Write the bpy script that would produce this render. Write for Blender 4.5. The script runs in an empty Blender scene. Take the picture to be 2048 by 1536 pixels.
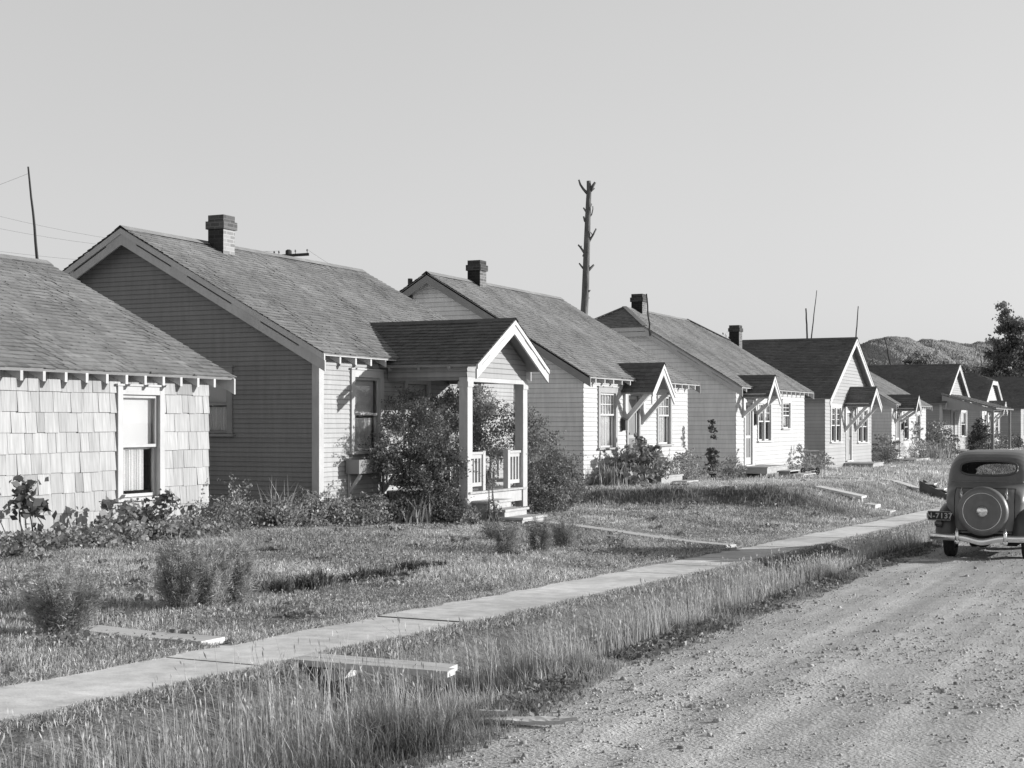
import bpy, math, random
import numpy as np
from mathutils import Vector

R = random.Random(7)
NR = np.random.default_rng(11)
scene = bpy.context.scene
C = scene.collection
PI = math.pi

# ------------------------------------------------------------------ helpers
def lerp(a, b, t): return a + (b - a) * t
def sstep(t):
    t = np.clip(t, 0, 1)
    return t * t * (3 - 2 * t)

_grids = {}
def vnoise(x, y, scale, seed=0):
    """smooth value noise 0..1, vectorised"""
    if seed not in _grids:
        _grids[seed] = np.random.default_rng(1000 + seed).random((128, 128))
    g = _grids[seed]
    x = np.asarray(x, float) / scale + 1000.3
    y = np.asarray(y, float) / scale + 1000.7
    xi = np.floor(x).astype(int); yi = np.floor(y).astype(int)
    fx = x - xi; fy = y - yi
    fx = fx * fx * (3 - 2 * fx); fy = fy * fy * (3 - 2 * fy)
    a = g[xi % 128, yi % 128]; b = g[(xi + 1) % 128, yi % 128]
    c = g[xi % 128, (yi + 1) % 128]; d = g[(xi + 1) % 128, (yi + 1) % 128]
    return (a * (1 - fx) + b * fx) * (1 - fy) + (c * (1 - fx) + d * fx) * fy

class MB:
    """collects faces, builds ONE mesh object"""
    def __init__(s): s.v = []; s.f = []; s.t = []
    def poly(s, pts, t=1.0):
        n = len(s.v); s.v.extend([tuple(p) for p in pts])
        s.f.append(tuple(range(n, n + len(pts)))); s.t.append(t)
    def box(s, x0, x1, y0, y1, z0, z1, t=1.0):
        n = len(s.v)
        s.v.extend([(x0,y0,z0),(x1,y0,z0),(x1,y1,z0),(x0,y1,z0),(x0,y0,z1),(x1,y0,z1),(x1,y1,z1),(x0,y1,z1)])
        for q in ((3,2,1,0),(4,5,6,7),(0,1,5,4),(1,2,6,5),(2,3,7,6),(3,0,4,7)):
            s.f.append(tuple(n + i for i in q)); s.t.append(t)
    def pbox(s, P, u0, u1, z0, z1, o0, o1, t=1.0):
        """box on a wall plane: u along, z up, o outwards"""
        n = len(s.v)
        s.v.extend([P(u0,z0,o0),P(u1,z0,o0),P(u1,z1,o0),P(u0,z1,o0),P(u0,z0,o1),P(u1,z0,o1),P(u1,z1,o1),P(u0,z1,o1)])
        for q in ((3,2,1,0),(4,5,6,7),(0,1,5,4),(1,2,6,5),(2,3,7,6),(3,0,4,7)):
            s.f.append(tuple(n + i for i in q)); s.t.append(t)
    def beam(s, a, b, w, h, t=1.0, up=(0,0,1)):
        """square bar from a to b, w sideways, h along up"""
        a = Vector(a); b = Vector(b); d = (b - a).normalized(); up = Vector(up)
        sd = d.cross(up)
        if sd.length < 1e-4: sd = d.cross(Vector((1,0,0)))
        sd.normalize(); un = sd.cross(d).normalized()
        n = len(s.v)
        for p in (a, b):
            for i, j in ((-1,-1),(1,-1),(1,1),(-1,1)):
                s.v.append(tuple(p + sd * (w/2*i) + un * (h/2*j)))
        for q in ((3,2,1,0),(4,5,6,7),(0,1,5,4),(1,2,6,5),(2,3,7,6),(3,0,4,7)):
            s.f.append(tuple(n + i for i in q)); s.t.append(t)
    def prism(s, pts, d, t=1.0):
        """polygon extruded by vector d"""
        d = Vector(d); a = [Vector(p) for p in pts]; b = [p + d for p in a]
        s.poly(a[::-1], t); s.poly(b, t); k = len(a)
        for i in range(k):
            j = (i + 1) % k
            s.poly((a[i], a[j], b[j], b[i]), t)
    def tube(s, pts, radii, n=8, t=1.0, cap=True):
        pts = [Vector(p) for p in pts]
        if not hasattr(radii, '__len__'): radii = [radii] * len(pts)
        base = len(s.v); up0 = Vector((0.31, 0.2, 0.93))
        for i, p in enumerate(pts):
            d = (pts[min(i+1, len(pts)-1)] - pts[max(i-1, 0)]).normalized()
            x = d.cross(up0)
            if x.length < 1e-3: x = d.cross(Vector((1,0,0)))
            x.normalize(); y = d.cross(x).normalized()
            for k in range(n):
                a = 2*PI*k/n
                s.v.append(tuple(p + (x*math.cos(a) + y*math.sin(a)) * radii[i]))
        for i in range(len(pts)-1):
            for k in range(n):
                k2 = (k+1) % n
                s.f.append((base+i*n+k, base+i*n+k2, base+(i+1)*n+k2, base+(i+1)*n+k)); s.t.append(t)
        if cap:
            s.f.append(tuple(base+k for k in range(n))[::-1]); s.t.append(t)
            e = base + (len(pts)-1)*n
            s.f.append(tuple(e+k for k in range(n))); s.t.append(t)
    def lathe(s, o, axis, prof, n=32, t=1.0):
        """prof: list of (radius, along). axis: unit vector"""
        o = Vector(o); ax = Vector(axis).normalized()
        x = ax.cross(Vector((0,0,1)))
        if x.length < 1e-3: x = Vector((1,0,0))
        x.normalize(); y = ax.cross(x)
        base = len(s.v)
        for r, h in prof:
            for k in range(n):
                a = 2*PI*k/n
                s.v.append(tuple(o + ax*h + (x*math.cos(a)+y*math.sin(a))*r))
        for i in range(len(prof)-1):
            for k in range(n):
                k2 = (k+1) % n
                s.f.append((base+i*n+k, base+i*n+k2, base+(i+1)*n+k2, base+(i+1)*n+k)); s.t.append(t)
    def grid(s, pts, t=1.0):
        """pts[i][j] -> quads"""
        base = len(s.v); m = len(pts[0])
        for r in pts: s.v.extend([tuple(p) for p in r])
        for i in range(len(pts)-1):
            for j in range(m-1):
                s.f.append((base+i*m+j, base+i*m+j+1, base+(i+1)*m+j+1, base+(i+1)*m+j)); s.t.append(t)
    def build(s, name, mat, parent=None, smooth=False, bevel=0):
        org = root_loc(parent) if parent else Vector((0,0,0))
        me = bpy.data.meshes.new(name)
        me.from_pydata([(v[0]-org.x, v[1]-org.y, v[2]-org.z) for v in s.v], [], s.f)
        a = me.attributes.new('tone', 'FLOAT', 'FACE'); a.data.foreach_set('value', s.t)
        if smooth: me.polygons.foreach_set('use_smooth', [True]*len(me.polygons))
        me.materials.append(mat)
        o = bpy.data.objects.new(name, me); C.objects.link(o)
        if parent: o.parent = parent
        if bevel:
            b = o.modifiers.new('bevel', 'BEVEL'); b.width = bevel; b.segments = 2; b.limit_method = 'ANGLE'
        return o

def root_loc(o):
    while o.parent: o = o.parent
    return Vector(o.location)

def tag(o, label=None, cat=None, group=None, kind=None):
    if label: o['label'] = label
    if cat: o['category'] = cat
    if group: o['group'] = group
    if kind: o['kind'] = kind
    return o

def thing(name, label, cat, loc, group=None):
    o = bpy.data.objects.new(name, None); C.objects.link(o)
    o.location = loc; o.empty_display_size = 0.3
    return tag(o, label, cat, group)

def np_obj(name, V, quads, tris, tone, mat, parent=None):
    """fast mesh from arrays; tone is per face (quads first, then tris)"""
    org = root_loc(parent) if parent else Vector((0,0,0))
    V = np.asarray(V, np.float32) - np.array([org.x, org.y, org.z], np.float32)
    nq = 0 if quads is None else len(quads); nt = 0 if tris is None else len(tris)
    me = bpy.data.meshes.new(name)
    me.vertices.add(len(V)); me.vertices.foreach_set('co', V.ravel())
    me.loops.add(nq*4 + nt*3); me.polygons.add(nq + nt)
    li = []
    if nq: li.append(np.asarray(quads, np.int32).ravel())
    if nt: li.append(np.asarray(tris, np.int32).ravel())
    me.loops.foreach_set('vertex_index', np.concatenate(li))
    st = np.concatenate([np.arange(nq)*4, nq*4 + np.arange(nt)*3]).astype(np.int32)
    me.polygons.foreach_set('loop_start', st)
    me.update(calc_edges=True)
    a = me.attributes.new('tone', 'FLOAT', 'FACE'); a.data.foreach_set('value', np.asarray(tone, np.float32))
    me.materials.append(mat)
    o = bpy.data.objects.new(name, me); C.objects.link(o)
    if parent: o.parent = parent
    return o

# ------------------------------------------------------------------ materials
def mat(name, base, rough=0.8, noise=(), spec=0.3, bump=None, metal=0.0, trans=0.0, dirt=None):
    """noise: list of ((sx,sy,sz), detail, amount); bump: ((sx,sy,sz), strength, dist)"""
    m = bpy.data.materials.new(name); m.use_nodes = True
    nt = m.node_tree; N = nt.nodes; L = nt.links; N.clear()
    out = N.new('ShaderNodeOutputMaterial'); bs = N.new('ShaderNodeBsdfPrincipled')
    at = N.new('ShaderNodeAttribute'); at.attribute_name = 'tone'
    tc = N.new('ShaderNodeTexCoord')
    mul = N.new('ShaderNodeMath'); mul.operation = 'MULTIPLY'; mul.inputs[0].default_value = base
    L.new(at.outputs['Fac'], mul.inputs[1]); cur = mul
    for sc, det, amt in noise:
        mp = N.new('ShaderNodeMapping'); mp.inputs['Scale'].default_value = sc
        L.new(tc.outputs['Object'], mp.inputs['Vector'])
        nz = N.new('ShaderNodeTexNoise'); nz.inputs['Scale'].default_value = 1.0; nz.inputs['Detail'].default_value = det
        L.new(mp.outputs['Vector'], nz.inputs['Vector'])
        mr = N.new('ShaderNodeMapRange'); mr.inputs['From Min'].default_value = 0.25; mr.inputs['From Max'].default_value = 0.75
        mr.inputs['To Min'].default_value = 1-amt; mr.inputs['To Max'].default_value = 1+amt
        L.new(nz.outputs['Fac'], mr.inputs['Value'])
        m2 = N.new('ShaderNodeMath'); m2.operation = 'MULTIPLY'
        L.new(cur.outputs[0], m2.inputs[0]); L.new(mr.outputs[0], m2.inputs[1]); cur = m2
    L.new(cur.outputs[0], bs.inputs['Base Color'])
    bs.inputs['Roughness'].default_value = rough; bs.inputs['Metallic'].default_value = metal
    bs.inputs['Specular IOR Level'].default_value = spec
    if bump:
        mp = N.new('ShaderNodeMapping'); mp.inputs['Scale'].default_value = bump[0]
        L.new(tc.outputs['Object'], mp.inputs['Vector'])
        nz = N.new('ShaderNodeTexNoise'); nz.inputs['Scale'].default_value = 1.0; nz.inputs['Detail'].default_value = 6
        L.new(mp.outputs['Vector'], nz.inputs['Vector'])
        bp = N.new('ShaderNodeBump'); bp.inputs['Strength'].default_value = bump[1]; bp.inputs['Distance'].default_value = bump[2]
        L.new(nz.outputs['Fac'], bp.inputs['Height']); L.new(bp.outputs['Normal'], bs.inputs['Normal'])
    if trans:
        tr = N.new('ShaderNodeBsdfTranslucent'); L.new(cur.outputs[0], tr.inputs['Color'])
        mx = N.new('ShaderNodeMixShader'); mx.inputs[0].default_value = trans
        L.new(bs.outputs[0], mx.inputs[1]); L.new(tr.outputs[0], mx.inputs[2]); L.new(mx.outputs[0], out.inputs[0])
    else:
        L.new(bs.outputs[0], out.inputs[0])
    return m

def brick_mat(name, c1, c2, mortar):
    m = mat(name, 1.0, 0.9, bump=((30,30,30), 0.3, 0.01))
    nt = m.node_tree; N = nt.nodes; L = nt.links
    bs = [n for n in N if n.type == 'BSDF_PRINCIPLED'][0]
    tc = N.new('ShaderNodeTexCoord'); sp = N.new('ShaderNodeSeparateXYZ'); L.new(tc.outputs['Object'], sp.inputs[0])
    ad = N.new('ShaderNodeMath'); L.new(sp.outputs[0], ad.inputs[0]); L.new(sp.outputs[1], ad.inputs[1])
    cb = N.new('ShaderNodeCombineXYZ'); L.new(ad.outputs[0], cb.inputs[0]); L.new(sp.outputs[2], cb.inputs[1])
    b = N.new('ShaderNodeTexBrick'); L.new(cb.outputs[0], b.inputs['Vector'])
    b.inputs['Scale'].default_value = 1.0; b.inputs['Brick Width'].default_value = 0.21; b.inputs['Row Height'].default_value = 0.075
    b.inputs['Mortar Size'].default_value = 0.009; b.inputs['Bias'].default_value = 0.0
    b.inputs['Color1'].default_value = (c1,)*3+(1,); b.inputs['Color2'].default_value = (c2,)*3+(1,); b.inputs['Mortar'].default_value = (mortar,)*3+(1,)
    at = N.new('ShaderNodeAttribute'); at.attribute_name = 'tone'
    mx = N.new('ShaderNodeMix'); mx.data_type = 'RGBA'; mx.blend_type = 'MULTIPLY'; mx.inputs[0].default_value = 1.0
    L.new(b.outputs['Color'], mx.inputs[6]); L.new(at.outputs['Fac'], mx.inputs[7])
    L.new(mx.outputs[2], bs.inputs['Base Color'])
    return m

def glass_mat(name, tint=0.9):
    m = bpy.data.materials.new(name); m.use_nodes = True
    nt = m.node_tree; N = nt.nodes; L = nt.links; N.clear()
    out = N.new('ShaderNodeOutputMaterial'); tr = N.new('ShaderNodeBsdfTransparent'); gl = N.new('ShaderNodeBsdfGlossy')
    tr.inputs[0].default_value = (tint,)*3+(1,); gl.inputs[0].default_value = (0.9,)*3+(1,); gl.inputs['Roughness'].default_value = 0.02
    fr = N.new('ShaderNodeFresnel'); fr.inputs[0].default_value = 1.5
    mx = N.new('ShaderNodeMixShader'); L.new(fr.outputs[0], mx.inputs[0]); L.new(tr.outputs[0], mx.inputs[1]); L.new(gl.outputs[0], mx.inputs[2])
    L.new(mx.outputs[0], out.inputs[0]); return m

WOODN = [((3,3,40), 4, 0.07), ((1.2,1.2,0.7), 3, 0.08)]
M = {
 'white':  mat('white_paint', 0.60, 0.6, [((1.5,1.5,0.5),4,0.06), ((25,25,3),3,0.05)]),
 'white2': mat('white_siding', 0.52, 0.65, [((0.9,0.9,0.4),5,0.10), ((14,14,2),4,0.09)]),
 'grey':   mat('grey_siding', 0.40, 0.7, [((0.8,0.8,0.5),4,0.12), ((10,10,1.5),4,0.10)]),
 'mid':    mat('drab_siding', 0.38, 0.7, [((0.8,0.8,0.5),4,0.08), ((10,10,1.5),4,0.06)]),
 'trim':   mat('trim_paint', 0.50, 0.6, [((2,2,2),4,0.10), ((20,20,6),3,0.07)]),
 'trim_md':mat('grey_casing_paint', 0.38, 0.7, [((3,3,3),4,0.10)]),
 'trim_dk':mat('drab_trim_paint', 0.28, 0.7, [((3,3,3),4,0.12)]),
 'shake':  mat('cedar_shake_wall', 0.43, 0.85, [((34,34,1.3),5,0.22), ((1.5,1.5,1.5),3,0.08)], bump=((60,60,3),0.35,0.004)),
 'roof':   mat('weathered_roof_shingle', 0.25, 0.9, [((9,9,9),5,0.18), ((0.7,0.7,0.7),5,0.26), ((3.2,3.2,.6),4,0.12)], bump=((40,40,40),0.4,0.006)),
 'roof_dk':mat('dark_roof_shingle', 0.17, 0.9, [((9,9,9),5,0.2), ((0.7,0.7,0.7),4,0.2)], bump=((40,40,40),0.4,0.006)),
 'soffit': mat('raw_eave_board', 0.30, 0.85, [((4,4,4),4,0.15)]),
 'tail':   mat('rafter_paint', 0.55, 0.7, [((8,8,8),3,0.12)]),
 'found':  mat('foundation_concrete', 0.26, 0.9, [((3,3,3),5,0.2)]),
 'wood':   mat('weathered_wood', 0.46, 0.85, [((3,3,14),5,0.16), ((2,14,2),4,0.10)], bump=((6,40,40),0.3,0.004)),
 'wood_dk':mat('dark_wood', 0.12, 0.85, [((6,6,6),5,0.25)]),
 'plank':  mat('bleached_plank', 0.62, 0.85, [((2,20,20),4,0.15), ((3,3,3),4,0.10)], bump=((4,50,50),0.3,0.004)),
 'screen': mat('screen_door_mesh', 0.22, 0.8, [((5,5,5),3,0.1)]),
 'door':   mat('door_paint', 0.34, 0.6, [((4,4,1),4,0.1)]),
 'shade':  mat('window_shade', 0.74, 0.8, [((1,1,1),3,0.06)], trans=0.1),
 'curtain':mat('lace_curtain', 0.86, 0.9, [((60,60,60),2,0.12)], trans=0.1),
 'glass':  glass_mat('window_glass'),
 'carglass': glass_mat('car_glass', 0.6),
 'bark':   mat('bark', 0.13, 0.95, [((10,10,3),5,0.35), ((2,2,1),4,0.2)], bump=((14,14,3),0.9,0.03)),
 'snag':   mat('dead_bark', 0.17, 0.95, [((7,7,2),5,0.4), ((1.5,1.5,0.8),4,0.25)], bump=((10,10,2.5),1.0,0.04)),
 'pole':   mat('pole_wood', 0.07, 0.9, [((10,10,2),4,0.3)]),
 'wire':   mat('wire_metal', 0.18, 0.6),
 'brick':  brick_mat('chimney_brick', 0.21, 0.36, 0.42),
 'brick_dk': brick_mat('sooty_brick', 0.10, 0.2, 0.26),
 'leaf':   mat('leaf_green', 0.29, 0.55, [((5,5,5),3,0.25)], spec=0.5, trans=0.3),
 'leaf_md':mat('leaf_deep', 0.21, 0.55, [((5,5,5),3,0.28)], spec=0.5, trans=0.3),
 'leaf_lt':mat('leaf_pale', 0.36, 0.6, [((5,5,5),3,0.2)], spec=0.4, trans=0.35),
 'leaf_dk':mat('leaf_dark', 0.13, 0.5, [((4,4,4),3,0.3)], spec=0.5, trans=0.25),
 'stem':   mat('plant_stem', 0.16, 0.8),
 'grass':  mat('grass_blade', 0.42, 0.7, spec=0.25, trans=0.35),
 'forest': mat('hazy_forest', 0.70, 1.0, spec=0.0, trans=0.75),  # pale base and translucency paint distance haze into forest and hill
 'iron':   mat('dark_iron', 0.05, 0.6, [((9,9,9),3,0.3)]),
 'paint':  mat('car_paint', 0.16, 0.42, [((2,2,2),5,0.22), ((14,14,5),4,0.12)], spec=0.5),
 'paint_dk':mat('fender_paint', 0.075, 0.42, [((3,3,3),5,0.25)], spec=0.5),
 'chrome': mat('chrome', 0.75, 0.18, [((6,6,6),3,0.08)], metal=1.0),
 'tyre':   mat('tyre_rubber', 0.03, 0.8, [((30,30,30),3,0.4)]),
 'black':  mat('underbody_black', 0.02, 0.8),
 'seat':   mat('car_upholstery', 0.10, 0.9),
 'platebk':mat('plate_enamel', 0.03, 0.5, [((20,20,20),3,0.3)]),
 'platefg':mat('plate_digits', 0.42, 0.6),
 'lens':   mat('lamp_lens', 0.05, 0.2, spec=0.8),
 'stone':  mat('road_stone', 0.40, 0.9, [((40,40,40),3,0.2)]),
}

# ------------------------------------------------------------------ terrain
XW = -13.3            # plane of the house fronts
SL, SR = -6.45, -5.44 # sidewalk edges
def Zs(y): return np.interp(y, [-30,0,6.75,14,21.6,30,38.5,50,60,85,120,200,400], [.72,.10,-.07,-.26,-.44,-.615,-.78,-.985,-1.14,-1.43,-1.6,-1.7,-1.7])
def Zr(y): return Zs(y) - np.interp(y, [5,12,20,60], [.13,.09,.01,.06])
def XR(y): return np.interp(y, [-10,5,8,12,24,60,200], [-3.3,-3.4,-3.70,-3.84,-3.90,-4.1,-4.3])
def gz(x, y):
    x = np.asarray(x, float); y = np.asarray(y, float)
    s = Zs(y); r = Zr(y)
    lo = np.interp(y, [-30,8,12,18,23,28], [.3,-.04,-.08,-.14,-.29,-.36])
    hi = np.interp(y, [25,31,37,44,57,70,83,110,200], [-.02,-.03,-.12,-.30,-.37,-.46,-.36,-.42,-.45])
    yb = 30.3 + (x + 12.7) * 0.50 + 0.5*(vnoise(x, y*0, 1.1, 87)-.5) + .25*(vnoise(x, y*0, .4, 88)-.5)
    h = lerp(lo, hi, sstep((y - yb + 0.40) / (0.55+.6*vnoise(x,y*0,1.6,89))))
    wd = np.interp(y, [0,25,32,60], [4.5,4.5,2.6,2.2])
    lawn = lerp(s, h, sstep((SL - x) / wd)) + 0.035*(vnoise(x,y,1.7,3)-.5)*sstep((SL-x)/0.8)
    xr = XR(y)
    u = np.clip((x - SR) / (xr - SR), 0, 1)
    dd = np.interp(y, [0,7,12,20,30], [.12,.27,.26,.21,.16])
    verge = lerp(s + .004, r - .012, u) - dd*np.sin(PI*u)**1.5 + 0.03*(vnoise(x,y,.8,4)-.5)*np.sin(PI*u)
    road = r - .045
    z = np.where(x < SL, lawn, np.where(x < SR, s - .05, np.where(x < xr, verge, road)))
    return z
def g1(x, y): return float(gz(x, y))

def axis(lo, a, b, hi, step, far):
    v = list(np.arange(a, b + 1e-6, step)); k = 1
    d = step
    x = a
    left = []
    while x > lo: d *= 1.35; x -= d; left.append(max(x, lo))
    d = step; x = b; right = []
    while x < hi: d *= 1.35; x += d; right.append(min(x, hi))
    return np.array(left[::-1] + v + right)
gx = axis(-4200, -14, -3, 4200, 0.22, 1); gy = axis(-600, 3, 62, 5200, 0.28, 1)
GX, GY = np.meshgrid(gx, gy); GZ = gz(GX, GY)
# beyond the road the land carries on level with the far verge
far = GX > 6.5
GZ = np.where(far, Zr(GY) + 0.1*sstep((GX-6.5)/2), GZ)
nx, ny = len(gx), len(gy)
idx = np.arange(nx*ny).reshape(ny, nx)
quads = np.stack([idx[:-1,:-1], idx[:-1,1:], idx[1:,1:], idx[1:,:-1]], -1).reshape(-1, 4)
m_ground = mat('lawn_soil', 0.20, 1.0, [((0.5,0.5,0.5),5,0.25), ((6,6,6),5,0.35), ((40,40,40),4,0.3)], spec=0.0, bump=((22,22,22),0.7,0.03))
o = np_obj('ground', np.stack([GX,GY,GZ],-1).reshape(-1,3), quads, None, np.ones(len(quads)), m_ground); tag(o, kind='structure')

# road: one sheet of packed gravel
m_road = mat('gravel_road', 0.54, 0.95, [((6.5,0.16,1),5,0.20), ((1.6,0.10,1),4,0.12), ((0.5,0.35,1),5,0.12), ((9,6,5),5,0.13), ((60,60,60),4,0.24)], spec=0.1, bump=((45,45,45),0.75,0.016))
ry = axis(-40, 3.5, 30, 700, 0.16, 1); ru = np.linspace(0, 1, 70)
RY, RU = np.meshgrid(ry, ru, indexing='ij')
edge = XR(RY) + 0.16*(vnoise(RY, RY*0+3, .9, 5)-.5) + .10*(vnoise(RY, RY*0+9, .3, 6)-.5)
RX = edge + RU**1.25 * (6.2 - edge)
def road_bump(x, y):
    w_ = x+.18*(vnoise(x*0,y,5,14)-.5)
    ruts = sum(-.010*np.exp(-((w_+c_)/.15)**2)+.005*np.exp(-((w_+c_+.33)/.12)**2) for c_ in (2.75,2.1,1.35,.7,-.1,-.9))
    return ruts*(.4+vnoise(x*.2,y,2.5,8)) + .016*(vnoise(x,y,.7,9)-.5) + .014*(vnoise(x,y,.20,10)-.5) + .012*(vnoise(x,y,.11,15)-.5) + .02*(vnoise(x,y,2.2,12)-.5)
RZ = Zr(RY) + .05*np.sin(PI*np.clip(RU,0,1)) + road_bump(RX,RY)*np.clip(RU*14,0,1)
def road_z(x, y):
    u = np.clip((x-XR(y))/(6.2-XR(y)),0,1)**(1/1.25)
    return Zr(y) + .05*np.sin(PI*u) + road_bump(x,y)*np.clip(u*14,0,1)
idx = np.arange(RX.size).reshape(RX.shape)
quads = np.stack([idx[:-1,:-1], idx[:-1,1:], idx[1:,1:], idx[1:,:-1]], -1).reshape(-1,4)
o = np_obj('road', np.stack([RX,RY,RZ],-1).reshape(-1,3), quads, None, np.ones(len(quads)), m_road); tag(o, kind='structure')

# sidewalk: concrete slabs with joints
m_walk = mat('sidewalk_concrete', 0.76, 0.9, [((0.8,0.8,1),5,0.26), ((7,7,7),6,0.2), ((60,60,60),3,0.08)], spec=0.1, bump=((60,60,60),0.3,0.005))
mb = MB(); y = -8.0
while y < 170:
    ln = 1.45 if y < 70 else 3
    n = 5; t = R.uniform(.93, 1.04); dz = R.uniform(-.006,.006)
    for i in range(n):
        ya = y + ln*i/n; yb_ = y + ln*(i+1)/n - (.016 if i == n-1 else 0)
        j1 = .03*(vnoise(0,ya,.6,21)-.5); j2 = .03*(vnoise(0,yb_,.6,21)-.5); k1 = .03*(vnoise(5,ya,.6,22)-.5); k2 = .03*(vnoise(5,yb_,.6,22)-.5)
        za, zb = float(Zs(ya))+dz, float(Zs(yb_))+dz
        A=(SL+j1,ya,za); B=(SR+k1,ya,za); Cc=(SR+k2,yb_,zb); D=(SL+j2,yb_,zb)
        mb.poly((A,B,Cc,D), t)
        dn = Vector((0,0,-.12))
        mb.poly((B, Vector(B)+dn, Vector(Cc)+dn, Cc), t*.8); mb.poly((A, D, Vector(D)+dn, Vector(A)+dn), t*.8)
        if i == n-1: mb.poly((D,Cc,Vector(Cc)+dn,Vector(D)+dn), .3)
        if i == 0: mb.poly((A,Vector(A)+dn,Vector(B)+dn,B), .3)
    y += ln
o = mb.build('sidewalk', m_walk); tag(o, kind='structure')

# ------------------------------------------------------------------ house pieces
def PF(X): return lambda u, z, o: (X+o, u, z)
def PS(Y): return lambda u, z, o: (u, Y-o, z)
def PN(Y): return lambda u, z, o: (u, Y+o, z)
def PB(X): return lambda u, z, o: (X-o, u, z)

def cut_rows(v0, v1, course, openings):
    rows = []; b = v0
    while b < v1 - 1e-5:
        t = min(b+course, v1)
        cuts = sorted({b, t} | {q for op in openings for q in (op[2], op[3]) if b < q < t})
        rows.append((b, t, list(zip(cuts[:-1], cuts[1:]))))
        b += course
    return rows
def intervals(a, b, zm, openings):
    segs = [(a, b)]
    for (u0, u1, z0, z1) in openings:
        if z0 < zm < z1:
            nxt = []
            for s_, e_ in segs:
                if u1 <= s_ or u0 >= e_: nxt.append((s_, e_)); continue
                if s_ < u0: nxt.append((s_, u0))
                if u1 < e_: nxt.append((u1, e_))
            segs = nxt
    return segs
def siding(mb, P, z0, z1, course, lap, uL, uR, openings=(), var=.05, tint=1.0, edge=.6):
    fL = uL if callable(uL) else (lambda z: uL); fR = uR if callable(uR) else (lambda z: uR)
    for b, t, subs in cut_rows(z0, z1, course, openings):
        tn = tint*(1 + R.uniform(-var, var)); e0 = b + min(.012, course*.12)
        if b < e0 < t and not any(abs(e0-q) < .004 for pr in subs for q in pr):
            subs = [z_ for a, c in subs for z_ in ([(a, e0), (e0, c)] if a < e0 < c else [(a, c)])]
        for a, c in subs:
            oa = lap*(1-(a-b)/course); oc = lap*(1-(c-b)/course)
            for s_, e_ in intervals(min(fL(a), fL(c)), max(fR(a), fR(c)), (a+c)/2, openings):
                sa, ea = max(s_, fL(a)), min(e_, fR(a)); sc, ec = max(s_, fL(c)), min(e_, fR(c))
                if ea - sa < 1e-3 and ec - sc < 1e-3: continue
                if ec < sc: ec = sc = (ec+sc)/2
                mb.poly((P(sa,a,oa), P(ea,a,oa), P(ec,c,oc), P(sc,c,oc)), tn*edge if c <= e0+1e-6 else tn)  # dark lower strip and underside paint the lap shadow into the boards
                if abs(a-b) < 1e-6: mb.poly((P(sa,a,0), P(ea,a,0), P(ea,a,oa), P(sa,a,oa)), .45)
def shingles(mb, P, v0, v1, course, th, uL, uR, w0, w1, openings=(), var=.12, jit=.01, gap=.004, tonef=None):
    fL = uL if callable(uL) else (lambda z: uL); fR = uR if callable(uR) else (lambda z: uR)
    for b, t, subs in cut_rows(v0, v1, course, openings):
        lo = min(fL(b), fL(t)); hi = max(fR(b), fR(t)); u = lo - R.uniform(0, w1)
        rowt = 1 + R.uniform(-.05,.05)
        while u < hi:
            w = R.uniform(w0, w1); ua, ub = u, u + w - gap; u += w
            tn = rowt*(1 + R.uniform(-var, var)); dj = R.uniform(-jit, jit); to = th*R.uniform(.75, 1.3)
            if R.random() < .05: tn *= R.uniform(.75,.92)
            if tonef: tn *= tonef(ua, b)
            for a, c in subs:
                first = abs(a-b) < 1e-6
                aa = a + (dj if first else 0)
                for s_, e_ in intervals(ua, ub, (a+c)/2, openings):
                    sa, ea = max(s_, fL(a)), min(e_, fR(a)); sc, ec = max(s_, fL(c)), min(e_, fR(c))
                    if ea - sa < 1e-3 and ec - sc < 1e-3: continue
                    if ea < sa: ea = sa = (sa+ea)/2
                    if ec < sc: ec = sc = (ec+sc)/2
                    oa = to*(1-(a-b)/course); oc = to*(1-(c-b)/course)
                    wv = .007*math.sin(ua*1.7+b*1.1)+.004*math.sin(ua*4.9-b*2.3) if not openings else 0
                    oa += wv; oc += wv
                    mb.poly((P(sa,aa,oa), P(ea,aa,oa), P(ec,c,oc), P(sc,c,oc)), tn)
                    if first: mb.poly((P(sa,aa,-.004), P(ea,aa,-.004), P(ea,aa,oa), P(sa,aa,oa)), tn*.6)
def slab(mb, pts, n, th, t=1.0):
    mb.prism(pts, Vector(n)*(-th), t)

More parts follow.
